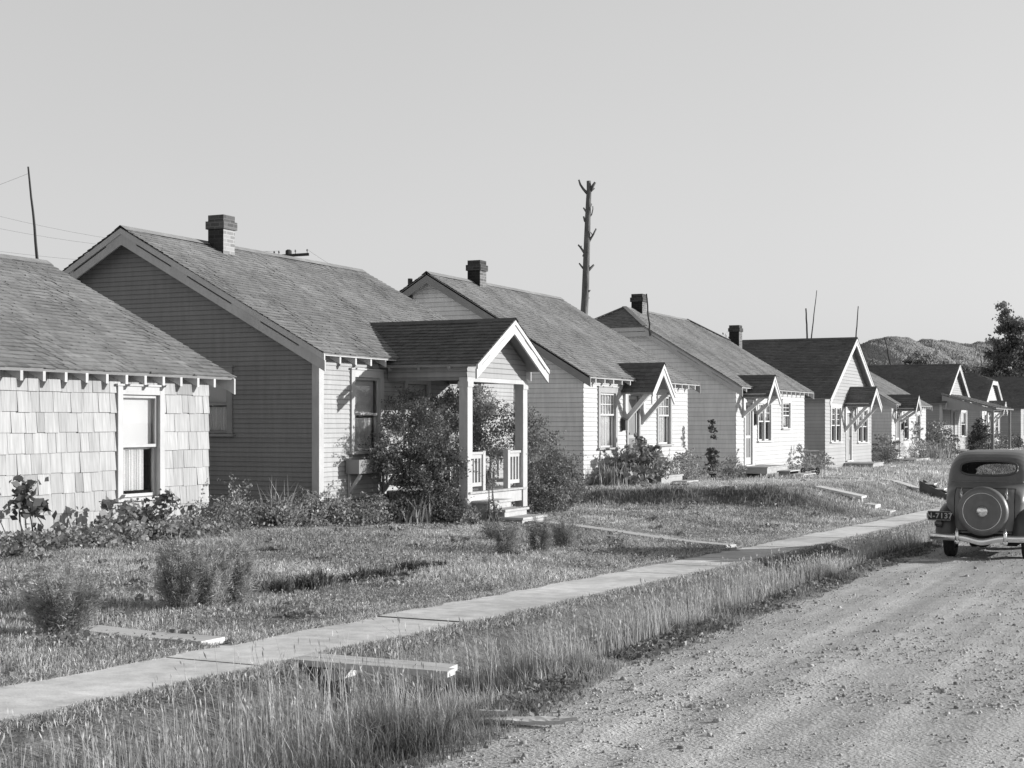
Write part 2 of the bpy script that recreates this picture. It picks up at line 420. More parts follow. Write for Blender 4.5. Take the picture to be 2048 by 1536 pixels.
def window(root, P, u0, u1, z0, z1, casing=.10, wm='trim', sm='white', double=False, lites=None, shade=None, curtain=None, label=None, split=.5, o_in=0.0, sillw=.05, shade_side=0):
    """outer casing rectangle u0..u1, z0..z1; sill below. returns opening for the siding"""
    mb = MB(); a0, a1, b0, b1 = u0+casing, u1-casing, z0+.05, z1-casing*1.15
    mb.pbox(P, u0, a0, z0+.05, z1, -.01, .038, R.uniform(.95,1.03)); mb.pbox(P, a1, u1, z0+.05, z1, -.01, .038)
    mb.pbox(P, a0, a1, b1, z1, -.01, .036); mb.pbox(P, u0-.03, u1+.03, z1, z1+.028, -.01, .058)
    # jambs running back into the wall
    mb.pbox(P, a0-.02, a0, b0, b1, -.13, -.01, .8); mb.pbox(P, a1, a1+.02, b0, b1, -.13, -.01, .8); mb.pbox(P, a0, a1, b1, b1+.02, -.13, -.01, .8)
    mull = []
    if double:
        mc = (a0+a1)/2; mb.pbox(P, mc-.05, mc+.05, b0, b1, -.13, .03); mull = [(a0, mc-.05), (mc+.05, a1)]
    else: mull = [(a0, a1)]
    w = mb.build('window', M[wm], root)
    if label: w['label'] = label
    mb = MB(); mb.pbox(P, u0-.05, u1+.05, z0, z0+.045, -.13, .085); mb.build('sill', M[wm], w)
    zm = lerp(b0, b1, 1-split)
    glass = MB()
    for q, (s0, s1) in enumerate(mull):
        mb = MB(); k = .042
        def sash(za, zb, oa, ob, lt):
            mb.pbox(P, s0, s0+k, za, zb, oa, ob); mb.pbox(P, s1-k, s1, za, zb, oa, ob)
            mb.pbox(P, s0+k, s1-k, za, za+k, oa, ob); mb.pbox(P, s0+k, s1-k, zb-k, zb, oa, ob)
            if lt:
                for i in range(1, lt[0]):
                    uu = lerp(s0+k, s1-k, i/lt[0]); mb.pbox(P, uu-.011, uu+.011, za+k, zb-k, oa+.004, ob-.003)
                for i in range(1, lt[1]):
                    zz = lerp(za+k, zb-k, i/lt[1]); mb.pbox(P, s0+k, s1-k, zz-.011, zz+.011, oa+.006, ob-.005)
        sash(zm-.02, b1-.002, -.045, -.012, lites); sash(b0+.002, zm+.02, -.085, -.048, None)
        mb.build('sash', M[sm], w)
        go = -.03; glass.poly((P(s0+k,zm+.02,go),P(s1-k,zm+.02,go),P(s1-k,b1-k,go),P(s0+k,b1-k,go)))
        go = -.067; glass.poly((P(s0+k,b0+k,go),P(s1-k,b0+k,go),P(s1-k,zm-.02,go),P(s0+k,zm-.02,go)))
        if shade:
            mb = MB(); zz = lerp(b1, b0, shade); e = .0
            mb.poly((P(s0+.03,zz,-.10),P(s1-.03,zz,-.10),P(s1-.03,b1,-.10),P(s0+.03,b1,-.10))); mb.pbox(P, s0+.03, s1-.03, zz-.02, zz, -.11, -.095, .8)
            mb.build('shade', M['shade'], w)
        if curtain:
            c0, c1, ct, cb = curtain
            mb = MB(); n = max(12, int((c1-c0)*(s1-s0)*60)); rows = []
            for zz in (lerp(b0,b1,cb), lerp(b0,b1,ct)):
                rows.append([P(lerp(s0,s1,lerp(c0,c1,i/n)), zz, -.125+.014*math.sin(i*1.9)) for i in range(n+1)])
            mb.grid(rows); mb.build('curtain', M['curtain'], w)
    glass.build('pane', M['glass'], w)
    return w
def opening(u0, u1, z0, z1, casing=.10): return (u0+casing-.02, u1-casing+.02, z0+.04, z1-casing*1.15+.02)

def door(root, P, u0, u1, z0, z1, frame='trim', leaf='door', screen=False, label=None):
    mb = MB(); k = .10
    mb.pbox(P, u0, u0+k, z0, z1, -.01, .04); mb.pbox(P, u1-k, u1, z0, z1, -.01, .04); mb.pbox(P, u0+k, u1-k, z1-k, z1, -.01, .038)
    mb.pbox(P, u0-.02, u1+.02, z0-.05, z0, -.12, .09)
    d = mb.build('door', M[frame], root)
    if label: d['label'] = label
    mb = MB(); a0, a1, b0, b1 = u0+k+.01, u1-k-.01, z0+.015, z1-k-.01
    s = .09
    mb.pbox(P, a0, a0+s, b0, b1, -.06, -.02); mb.pbox(P, a1-s, a1, b0, b1, -.06, -.02)
    mb.pbox(P, a0+s, a1-s, b1-s, b1, -.06, -.02); mb.pbox(P, a0+s, a1-s, b0, b0+.22, -.06, -.02)
    zz = b0 + .85; mb.pbox(P, a0+s, a1-s, zz, zz+s, -.06, -.02)
    mb.build('door_leaf', M[leaf], d)
    mb = MB(); mb.pbox(P, a0+s, a1-s, b0+.22, zz, -.048, -.042); mb.pbox(P, a0+s, a1-s, zz+s, b1-s, -.048, -.042)
    mb.build('screen' if screen else 'panel', M['screen'] if screen else M[leaf], d)
    mb = MB(); mb.lathe(P(a0+.05 if screen else a1-.05, b0+.98, -.02), Vector(P(0,0,1))-Vector(P(0,0,0)), [(0,0),(.012,0),(.012,.03),(.028,.04),(.028,.06),(0,.07)], 12)
    mb.build('handle', M['iron'], d)
    return d

def tails(root, roofo, y0, y1, step, xe, xw, ze, slope, m='tail', h=.125, first=None):
    y = y0 if first is None else first
    while y <= y1 + 1e-6:
        mb = MB(); top = lambda x: ze + slope*(xe-x) - .055
        xi = xe - .03
        mb.prism([(xi, y-.024, top(xi)), (xw-.02, y-.024, top(xw-.02)), (xw-.02, y-.024, top(xw-.02)-h*1.1), (xi, y-.024, top(xi)-h)], (0,.048,0), R.uniform(.85,1.1))
        mb.build('rafter_tail', M[m], roofo); y += step

def rake(xa, za, xb, zb, y, th, drop0, drop1, mb, t=1.0):
    """board hanging under a sloping roof edge lying in a plane of constant y"""
    mb.prism([(xa,y,za-drop0),(xb,y,zb-drop0),(xb,y,zb-drop1),(xa,y,za-drop1)], (0,th,0), t)
def rake_x(ya, za, yb, zb, x, th, drop0, drop1, mb, t=1.0):
    mb.prism([(x,ya,za-drop0),(x,yb,zb-drop0),(x,yb,zb-drop1),(x,ya,za-drop1)], (-th,0,0), t)

def slotted(fn, a, za, b, zb, pos, th, mb, d0=.02, d1=.125, g=.035, d2=.31, slots=((.12,.30),(.44,.66),(.74,.92)), proud=.02):
    """two-tier barge board with open slots between the boards"""
    fn(a, za, b, zb, pos-proud, th+.0, d0, d1, mb, 1.04)
    fn(a, za, b, zb, pos, th, d1+g, d2, mb, .96)
    cur = 0.0
    for s0, s1 in list(slots)+[(1,1)]:
        if s0 > cur:
            fn(lerp(a,b,cur), lerp(za,zb,cur), lerp(a,b,s0), lerp(za,zb,s0), pos, th, d1, d1+g, mb, .98)
        cur = s1

def chimney(parent, x, y, w, d, z0, z1, m='brick', cap=True):
    mb = MB(); t = lambda: 1.0
    zc = z1 - .27
    mb.box(x-w/2, x+w/2, y-d/2, y+d/2, z0, zc, 1.0); mb.t[-4] = .13   # south face: its shade is painted into the tone
    mb.box(x-w/2-.035, x+w/2+.035, y-d/2-.035, y+d/2+.035, zc, zc+.15, .40)
    # open top: four upstands round a flue
    k = .09
    for (a,b,c_,e) in ((x-w/2,x+w/2,y-d/2,y-d/2+k),(x-w/2,x+w/2,y+d/2-k,y+d/2),(x-w/2,x-w/2+k,y-d/2+k,y+d/2-k),(x+w/2-k,x+w/2,y-d/2+k,y+d/2-k)):
        mb.box(a,b,c_,e,zc+.15,z1,.35)
    return mb.build('chimney', M[m], parent)

def gable_front_roof(root, name, yc, hw, xfront, zap, zev, xe, ze, slope, xw, roofm='roof_dk', course=.12):
    """little gabled roof with its ridge along X that dies into a main roof slope; returns (object, slope)"""
    sc = (zap-zev)/hw; L = math.hypot(hw, zap-zev); mb = MB(); back = MB()
    def xb(z): return min(xw-.05, xe-(z-ze)/slope-.06)
    for s in (-1, 1):
        O = Vector((0, yc+s*hw, zev)); V = Vector((0, -s*hw/L, (zap-zev)/L)); Nn = Vector((0, s*(zap-zev)/L, hw/L))
        P = lambda u, v, o: tuple(O + Vector((u,0,0)) + V*v + Nn*o)
        bl = lambda v: xb(lerp(zev, zap, v/L))
        shingles(mb, P, 0, L, course, .016, bl, xfront+.02, .08, .2, var=.12, jit=.006)
        pts = [P(bl(0), 0, -.012), P(xfront, 0, -.012), P(xfront, L, -.012), P(bl(L), L, -.012)]
        slab(back, pts, Nn, .05)
    # ridge cap boards
    for s in (-1, 1):
        mb.poly(((xb(zap), yc, zap+.028),(xfront+.03, yc, zap+.028),(xfront+.03, yc+s*.12, zap+.02-.12*sc),(xb(zap), yc+s*.12, zap+.02-.12*sc)), .8)
    o = mb.build(name, M[roofm], root); back.build('soffit', M['soffit'], o)
    return o, sc

def bracket(parent, x0, x1, y, zlow, ztop, m='white', w=.115):
    mb = MB()
    mb.beam((x0+.03, y, zlow+.04), (x1-.06, y, ztop-.05), w, w)
    mb.box(x0+.005, x1, y-w/2-.003, y+w/2+.003, ztop-.05, ztop+.04)
    mb.box(x0+.002, x0+.07, y-w/2-.005, y+w/2+.005, zlow-.04, ztop-.05)
    return mb.build('bracket', M[m], parent)

def stoop(root, x0, x1, y0, y1, ztop, steps, m='wood'):
    mb = MB(); n = max(2, int((y1-y0)/.14)); zg = g1(x1, (y0+y1)/2) - .15
    for i in range(n):
        a = lerp(y0,y1,i/n); b = lerp(y0,y1,(i+1)/n)-.008
        mb.box(x0, x1+.03, a, b, ztop-.035, ztop+R.uniform(-.003,.003), R.uniform(.85,1.1))
    mb.box(x0, x1, y0+.02, y0+.055, ztop-.22, ztop-.037, .8); mb.box(x0, x1, y1-.055, y1-.02, ztop-.22, ztop-.037, .8)
    mb.box(x1-.04, x1-.002, y0+.056, y1-.056, ztop-.21, ztop-.037, .9)
    st = mb.build('stoop', M[m], root)
    for yy in (y0+.09, y1-.09):
        for xx in (x0+.12, x1-.12):
            mb = MB(); mb.box(xx-.075, xx+.075, yy-.03, yy+.03, zg, ztop-.22, .8); mb.build('leg', M[m], st)
    for (sx, sw, sy0, sy1, sz) in steps:
        mb = MB(); zz = g1(sx, (sy0+sy1)/2) - .1
        mb.box(sx, sx+sw+.02, sy0-.02, sy1+.02, sz-.035, sz, 1.05)
        mb.box(sx, sx+.03, sy0, sy1, zz, sz-.036, .5); mb.box(sx+.04, sx+sw-.01, sy0, sy0+.04, zz, sz-.036, .6); mb.box(sx+.04, sx+sw-.01, sy1-.04, sy1, zz, sz-.036, .8)
        mb.build('step', M[m], st)
    return st

GRP = 'bungalows in a row along the street'
def side_gable(label, y0, y1, zb, ze, slope, xr, course=.115, lap=.013, wm='white2', rm='roof', oe=.3, og=.28, tail_step=.58, tail_first=None, ops=(), sops=(), corner=None, clip=0, shake=False, rakem='trim', rake_kind='slot', depth=None, tail_m='tail', rcourse=.125, roof_th=.014, foundm='found', shade_tint=1.0):
    xe = XW + oe; zr = ze + slope*(xe-xr); xwb = 2*xr - XW; xeb = 2*xr - xe
    zg = g1(XW+.4, (y0+y1)/2)
    root = thing('bungalow', label, 'house', (XW-1, (y0+y1)/2, zg), GRP)
    ztop = ze + slope*oe - .085
    lineF = lambda z: XW if z <= ztop else XW - (z-ztop)/slope
    lineB = lambda z: xwb if z <= ztop else xwb + (z-ztop)/slope
    zgab = zr - .09
    mb = MB()
    if shake:
        tf = lambda u, v: 1.0
        shingles(mb, PF(XW), zb, ztop, .262, .019, y0-.02, y1+.02, .14, .38, ops, var=.09, jit=.006, gap=.006)
    else:
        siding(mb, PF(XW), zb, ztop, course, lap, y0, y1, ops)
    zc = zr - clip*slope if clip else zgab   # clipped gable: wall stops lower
    siding(mb, PS(y0), zb, min(zc, zgab), course, lap, lineB, lineF, sops, tint=shade_tint)  # south wall: depth of shade is painted into the board tone
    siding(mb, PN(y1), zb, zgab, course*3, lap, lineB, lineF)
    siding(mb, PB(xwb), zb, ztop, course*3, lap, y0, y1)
    wo = mb.build('wall', M[wm], root)
    if corner:
        mb = MB()
        mb.box(XW-.11, XW+.032, y0-.035, y0+.11, zb, ztop, 1.0)
        mb.build('corner_board', M[corner], wo)
    mb = MB(); zf = min(g1(XW, y0), g1(XW, y1), zb) - .4
    mb.box(xwb+.02, XW-.015, y0+.02, y1-.02, zf, zb+.01)
    mb.build('foundation', M[foundm], root)
    # roof
    mb = MB(); dk = MB(); L = math.hypot(xe-xr, zr-ze); ya, yb_ = y0-og-.03, y1+og+.03
    for s in (1, -1):
        O = Vector((xe if s > 0 else xeb, 0, ze)); V = Vector((-s*(xe-xr)/L, 0, (zr-ze)/L)); Nn = Vector((s*(zr-ze)/L, 0, (xe-xr)/L))
        P = lambda u, v, o: tuple(O + Vector((0,u,0)) + V*v + Nn*o)
        if clip:
            vc = L*(1-clip/(xe-xr)); hb = clip*1.15
            bl = lambda v: ya if v <= vc else ya + (v-vc)/(L-vc)*hb
            br = lambda v: yb_ if v <= vc else yb_ - (v-vc)/(L-vc)*hb
            poly = [P(ya,0,-.012),P(yb_,0,-.012),P(yb_,vc,-.012),P(yb_-hb,L,-.012),P(ya+hb,L,-.012),P(ya,vc,-.012)]
        else:
            bl = lambda v: ya; br = lambda v: yb_
            poly = [P(ya+.03,0.01,-.012),P(yb_-.03,0.01,-.012),P(yb_-.03,L,-.012),P(ya+.03,L,-.012)]
        shingles(mb, P, 0, L, rcourse, roof_th, bl, br, .09, .24, var=.13, jit=.008)
        slab(dk, poly, Nn, .045)
    yr0, yr1 = ya, yb_
    if clip:
        zc2 = zr - clip*slope; hb = clip*1.15; yr0 += hb; yr1 -= hb
        for (yy, sg) in ((ya, 1), (yb_, -1)):
            Lc = math.hypot(hb, zr-zc2); O = Vector((xr, yy, zc2)); V = Vector((0, sg*hb/Lc, (zr-zc2)/Lc)); Nn = Vector((0, -sg*(zr-zc2)/Lc, hb/Lc))
            P = lambda u, v, o: tuple(O + Vector((u,0,0)) + V*v + Nn*o)
            shingles(mb, P, 0, Lc, rcourse, roof_th, lambda v: -clip*(1-v/Lc), lambda v: clip*(1-v/Lc), .09, .24, var=.13)
            slab(dk, [P(-clip,0,-.012), P(clip,0,-.012), P(0,Lc,-.012)], Nn, .05)
            for q in (-1,1):   # hip caps
                mb.beam((xr+q*clip, yy, zc2+.03), (xr, yy+sg*hb, zr+.03), .16, .02, .9)
    for q in (-1, 1):
        mb.poly(((xr, yr0, zr+.035),(xr, yr1, zr+.035),(xr+q*.14, yr1, zr+.025-.14*slope),(xr+q*.14, yr0, zr+.025-.14*slope)), 1.1)
    ro = mb.build('roof', M[rm], root); dk.build('soffit', M['soffit'], ro)
    # barge boards at the near (camera side) and far gables
    for yy, th in ((y0-og, .035), (y1+og-.035, .035)):
        for s in (1, -1):
            xa = xe if s > 0 else xeb
            mb = MB()
            if clip: xb_, zb_ = xr + s*clip, zr - clip*slope
            else: xb_, zb_ = xr, zr
            ee = s*.02
            if rake_kind == 'slot' and yy < (y0+y1)/2: slotted(rake, xa, ze, xb_, zb_, yy, th, mb)
            else: rake(xa, ze, xb_, zb_, yy, th, .03, .26, mb)
            mb.build('bargeboard', M[rakem], ro)
        if clip:
            mb = MB(); zc2 = zr-clip*slope
            mb.box(xr-clip, xr+clip, yy-.015, yy+.04, zc2-.15, zc2-.03); mb.box(xr-clip, xr+clip, yy, yy+.035, zc2-.32, zc2-.17)
            mb.build('bargeboard', M[rakem], ro)
    tails(root, ro, y0+.05, y1-.02, tail_step, xe, XW, ze, slope, tail_m, first=tail_first)
    if not shake:
        mb = MB(); mb.prism([(xe-.03, y0-og+.036, ze-.05), (xe-.006, y0-og+.036, ze-.047), (xe-.006, y0-og+.036, ze-.034), (xe-.03, y0-og+.036, ze-.034)], (0, y1-y0+2*og-.072, 0))
        mb.build('eave_strip', M[tail_m], ro)
    return root, ro, dict(xe=xe, ze=ze, slope=slope, xr=xr, zr=zr, ztop=ztop)

def canopy(root, info, yc, hw, xfront, zap, zev, braces, zlow, m='white'):
    co, sc = gable_front_roof(root, 'canopy', yc, hw, xfront, zap, zev, info['xe'], info['ze'], info['slope'], XW, course=.16)
    for s in (-1, 1):
        mb = MB(); slotted(rake_x, yc+s*hw, zev, yc, zap, xfront+.0, .035, mb, d0=.02, d1=.12, g=.025, d2=.30, slots=((.15,.42),(.55,.82)), proud=-.02)
        mb.build('bargeboard', M[m], co)
    mb = MB()
    mb.prism([(xfront-.25, yc-.35, zap-.07-.35*sc), (xfront-.25, yc+.35, zap-.07-.35*sc), (xfront-.25, yc, zap-.07)], (-.03,0,0))
    mb.build('gable_panel', M['soffit'], co)
    for yb_ in braces:
        bracket(co, XW, xfront-.1, yb_, zlow, zev+.06 + 0*sc, m)
    mb = MB()
    for s in (-1, 1): mb.box(XW+.02, xfront-.04, yc+s*(hw-.1)-.04, yc+s*(hw-.1)+.04, zev-.03, zev+.05)
    mb.build('eave_beam', M[m], co)
    return co

# ------------------------------------------------------------------ HOUSE 1: cedar shakes, left edge
ow = (15.49, 16.47, .42, 2.0)
h1, r1, i1 = side_gable('pale shake walled bungalow cut off by the left edge of the photo', 9.6, 17.5, -.2, 2.18, .51, -16.7, shake=True, wm='shake', tail_step=.385, tail_first=10.0, ops=[opening(*ow, casing=.10)], rakem='trim', rake_kind='plain', tail_m='tail')
window(h1, PF(XW), *ow, casing=.10, wm='trim', sm='trim', shade=.52, curtain=(.02,.80,.47,.06), label='double hung window with pale blind above a lace half curtain')

# ------------------------------------------------------------------ HOUSE 2: drab clapboard with gabled porch
w2 = (21.49, 22.58, .95, 2.42); s2 = (-16.5, -15.04, 1.26, 2.45)
d2 = (23.35, 24.35, .27, 2.32)
h2, r2, i2 = side_gable('drab clapboard bungalow with a deep gabled porch smothered in climbing roses', 20.5, 28.1, .17, 2.65, .543, -17.25, course=.082, lap=.011, wm='grey', shade_tint=.58, corner='trim', tail_step=.5, tail_first=20.75, rakem='trim',
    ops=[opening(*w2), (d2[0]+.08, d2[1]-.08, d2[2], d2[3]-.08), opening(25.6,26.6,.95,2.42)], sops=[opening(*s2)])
window(h2, PF(XW), *w2, casing=.11, wm='trim', sm='trim', shade=.48, curtain=(.05,.95,.45,.03), label='front window with dark blind and lace curtain')
window(h2, PF(XW), 25.6, 26.6, .95, 2.42, casing=.11, wm='trim', sm='trim', shade=.3)
window(h2, PS(20.5), *s2, casing=.11, wm='trim_dk', sm='trim_dk', shade=.5, curtain=(.05,.95,.46,.03), label='shaded side window half hidden by the next house')
door(h2, PF(XW), *d2, frame='trim', leaf='door')
chimney(r2, -17.0, 22.8, .36, .36, 4.4, 5.47)
# flower box under the front window
mb = MB(); mb.box(XW+.03, XW+.30, 21.30, 22.75, .62, .66); 
for (a,b,c_,e) in ((XW+.275,XW+.30,21.30,22.75),(XW+.03,XW+.055,21.30,22.75),(XW+.055,XW+.275,21.30,21.325),(XW+.055,XW+.275,22.725,22.75)): mb.box(a,b,c_,e,.66,.86)
fb = mb.build('flower_box', M['trim_dk'], h2)
for yy in (21.42, 22.62):
    mb = MB(); mb.beam((XW+.03,yy,.28),(XW+.26,yy,.60),.05,.05); mb.box(XW+.015,XW+.05,yy-.03,yy+.03,.22,.62); mb.build('bracket', M['trim'], fb)
# porch
PX, PY0, PY1, DZ = -11.73, 22.82, 25.14, .27
po, psc = gable_front_roof(h2, 'porch_roof', 23.98, 1.53, -11.32, 3.39, 2.53, i2['xe'], i2['ze'], i2['slope'], XW, roofm='roof_dk', course=.125)
for s in (-1, 1):
    mb = MB(); slotted(rake_x, 23.98+s*1.53, 2.53, 23.98, 3.39, -11.32, .035, mb, d0=.02, d1=.10, g=.03, d2=.27, slots=((.12,.34),(.52,.72)), proud=-.02)
    mb.build('bargeboard', M['white'], po)
for s in (-1,1):     # rafters under the porch eaves
    for xx in (-11.9,-12.5,-13.1): mb = MB(); mb.beam((xx,23.98+s*1.5,2.46),(xx,23.98+s*1.05,2.46+.45*psc),.045,.09); mb.build('rafter', M['soffit'], po)
mb = MB()             # gable wall of the porch and its clad side beams
ln = lambda z: PY0-.08 if z < 2.62 else PY0-.08 + (z-2.62)/psc
rn = lambda z: PY1+.08 if z < 2.62 else PY1+.08 - (z-2.62)/psc
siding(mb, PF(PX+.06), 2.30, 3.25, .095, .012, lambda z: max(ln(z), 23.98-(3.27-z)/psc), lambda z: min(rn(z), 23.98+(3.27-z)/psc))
pg = mb.build('porch_gable', M['mid'], h2)
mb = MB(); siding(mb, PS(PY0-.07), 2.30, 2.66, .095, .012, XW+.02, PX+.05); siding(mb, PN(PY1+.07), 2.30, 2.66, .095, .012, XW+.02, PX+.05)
mb.box(XW+.02, PX+.05, PY0-.06, PY0+.06, 2.25, 2.64, .7); mb.box(XW+.02, PX+.05, PY1-.06, PY1+.06, 2.25, 2.64, .7); mb.box(PX-.06, PX+.055, PY0+.07, PY1-.07, 2.25, 2.6, .9)
mb.box(XW+.03, PX-.07, PY0+.07, PY1-.07, 2.58, 2.6, .8)
mb.build('porch_beam', M['grey'], h2)
mb = MB(); mb.box(PX-.08, PX+.085, PY0-.10, PY1+.10, 2.225, 2.30, 1.0); mb.build('frieze_board', M['trim'], h2)
for yy in (PY0, PY1):
    mb = MB(); mb.box(PX-.085, PX+.085, yy-.095, yy+.095, -.1, 2.13, 1.0); mb.box(PX-.10, PX+.10, yy-.11, yy+.11, 2.13, 2.224, 1.0)
    mb.build('porch_post', M['trim'], h2)
mb = MB(); n = 11
for i in range(n):
    a = lerp(PY0-.05, PY1+.05, i/n); b = lerp(PY0-.05, PY1+.05, (i+1)/n)-.006
    mb.box(XW+.02, PX+.12, a, b, DZ-.035, DZ+R.uniform(-.002,.002), R.uniform(.85,1.05))
dko = mb.build('porch_deck', M['wood'], h2)
mb = MB(); mb.box(PX+.02, PX+.06, PY0+.10, PY1-.10, DZ-.25, DZ-.037, 1.0); mb.box(XW+.02, PX, PY0-.03, PY0+.01, DZ-.25, DZ-.037, .7); mb.build('skirt_board', M['trim'], dko)
def railing(pts_a, pts_b, n):
    a = Vector(pts_a); b = Vector(pts_b); mb = MB()
    mb.beam(a+Vector((0,0,.68)), b+Vector((0,0,.68)), .10, .045); mb.beam(a+Vector((0,0,.622)), b+Vector((0,0,.622)), .05, .074)
    ro = mb.build('railing', M['trim'], h2)
    mb = MB(); mb.beam(a+Vector((0,0,.12)), b+Vector((0,0,.12)), .05, .07); mb.build('bottom_rail', M['trim'], ro)
    for i in range(n):
        p = a.lerp(b, (i+.5)/n); mb = MB(); mb.box(p.x-.022, p.x+.022, p.y-.022, p.y+.022, p.z+.155, p.z+.585); mb.build('baluster', M['trim'], ro)
railing((PX, PY0+.10, DZ), (PX, PY0+.62, DZ), 4); railing((PX, PY1-.62, DZ), (PX, PY1-.10, DZ), 4)
railing((XW+.05, PY0, DZ), (PX-.09, PY0, DZ), 9); railing((XW+.05, PY1, DZ), (PX-.09, PY1, DZ), 9)
for yy in (PY0+.64, PY1-.64):
    mb = MB(); mb.box(PX-.05, PX+.05, yy-.05, yy+.05, DZ, DZ+.72); mb.build('newel_post', M['trim'], h2)
# steps
mb = MB(); SY0, SY1 = 22.92, 23.84
for (xa, xb_, zt) in ((PX+.065, PX+.40, .11), (PX+.37, PX+.72, -.03), (PX+.69, PX+1.06, -.16)):
    mb.box(xa, xb_+.03, SY0-.04, SY1+.04, zt-.04, zt, 1.05); mb.box(xb_-.04, xb_-.005, SY0, SY1, zt-.3, zt-.041, 1.0); mb.box(xa+.005, xb_-.045, SY0, SY0+.035, zt-.35, zt-.041, .8); mb.box(xa+.005, xb_-.045, SY1-.035, SY1, zt-.35, zt-.041, .8)
mb.build('porch_steps', M['wood'], h2)

# ------------------------------------------------------------------ HOUSE 3
a3, b3, d3 = (32.91,34.19,.83,2.37), (37.17,38.36,.86,2.35), (34.86,35.85,.22,2.30)
h3, r3, i3 = side_gable('white bungalow with bracketed door hood and big leafy bush by its step', 32.0, 39.8, .02, 2.60, .60, -17.4, course=.115, wm='white2', shade_tint=1.5, rakem='trim_dk', rake_kind='plain', tail_step=.58, tail_first=32.15,
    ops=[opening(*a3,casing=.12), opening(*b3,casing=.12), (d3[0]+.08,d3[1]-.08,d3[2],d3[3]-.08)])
window(h3, PF(XW), *a3, casing=.12, wm='trim_md', sm='white', lites=(5,2), split=.40, curtain=(.02,.97,.98,.02), label='wide front window with many lites over lace curtain')
window(h3, PF(XW), *b3, casing=.12, wm='trim_md', sm='white', lites=(4,2), split=.40, curtain=(.02,.92,.98,.02), label='narrow front window beyond the door hood')
door(h3, PF(XW), *d3, frame='trim_md', leaf='trim_md', screen=True)
chimney(r3, -17.3, 34.3, .37, .37, 4.7, 5.78, 'brick_dk')
canopy(h3, i3, 35.35, .86, -12.45, 3.02, 2.27, (34.72, 36.05), 1.50)
mb = MB(); mb.box(XW+.03, XW+.13, 34.48, 34.64, 1.30, 1.56); mb.prism([(XW+.03,34.47,1.62),(XW+.15,34.47,1.56),(XW+.03,34.47,1.56)], (0,.18,0)); mb.build('mailbox', M['iron'], h3)
stoop(h3, XW+.02, -12.4, 35.0, 36.7, .13, [(-12.36,.34,35.9,36.8,-.02), (-12.0,.34,36.2,37.0,-.16)])

# ------------------------------------------------------------------ HOUSE 4 (clipped gable)
w4, s4, d4 = (47.04,48.78,.84,2.25), (50.16,51.38,1.25,2.31), (45.48,46.5,.12,2.25)
h4, r4, i4 = side_gable('white bungalow with clipped gable roof and square stoop beside a leaning lawn mower', 44.6, 53.4, -.05, 2.63, .61, -17.5, course=.145, wm='white2', shade_tint=1.5, rakem='trim', clip=1.25, tail_step=.62, tail_first=44.9,
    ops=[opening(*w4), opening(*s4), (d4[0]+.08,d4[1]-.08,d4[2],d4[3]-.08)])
window(h4, PF(XW), *w4, wm='white', sm='white', double=True, lites=(2,2), split=.48, shade=.35, label='paired double hung window')
window(h4, PF(XW), *s4, wm='white', sm='white', lites=(2,3), split=.5, curtain=(.05,.95,.5,.1), label='small high window')
door(h4, PF(XW), *d4, frame='white', leaf='white', screen=True)
chimney(r4, -17.4, 46.85, .40, .42, 4.8, 5.90, 'brick_dk')
canopy(h4, i4, 46.0, .78, -12.42, 3.02, 2.33, (45.35, 46.75), 1.70)
mb = MB(); mb.box(XW+.03, XW+.12, 46.58, 46.78, 1.42, 1.78); mb.build('mailbox', M['iron'], h4)
stoop(h4, XW+.02, -12.4, 45.0, 47.6, .09, [(-12.36,.36,46.3,47.5,-.06), (-11.98,.45,46.2,47.8,-.17)])

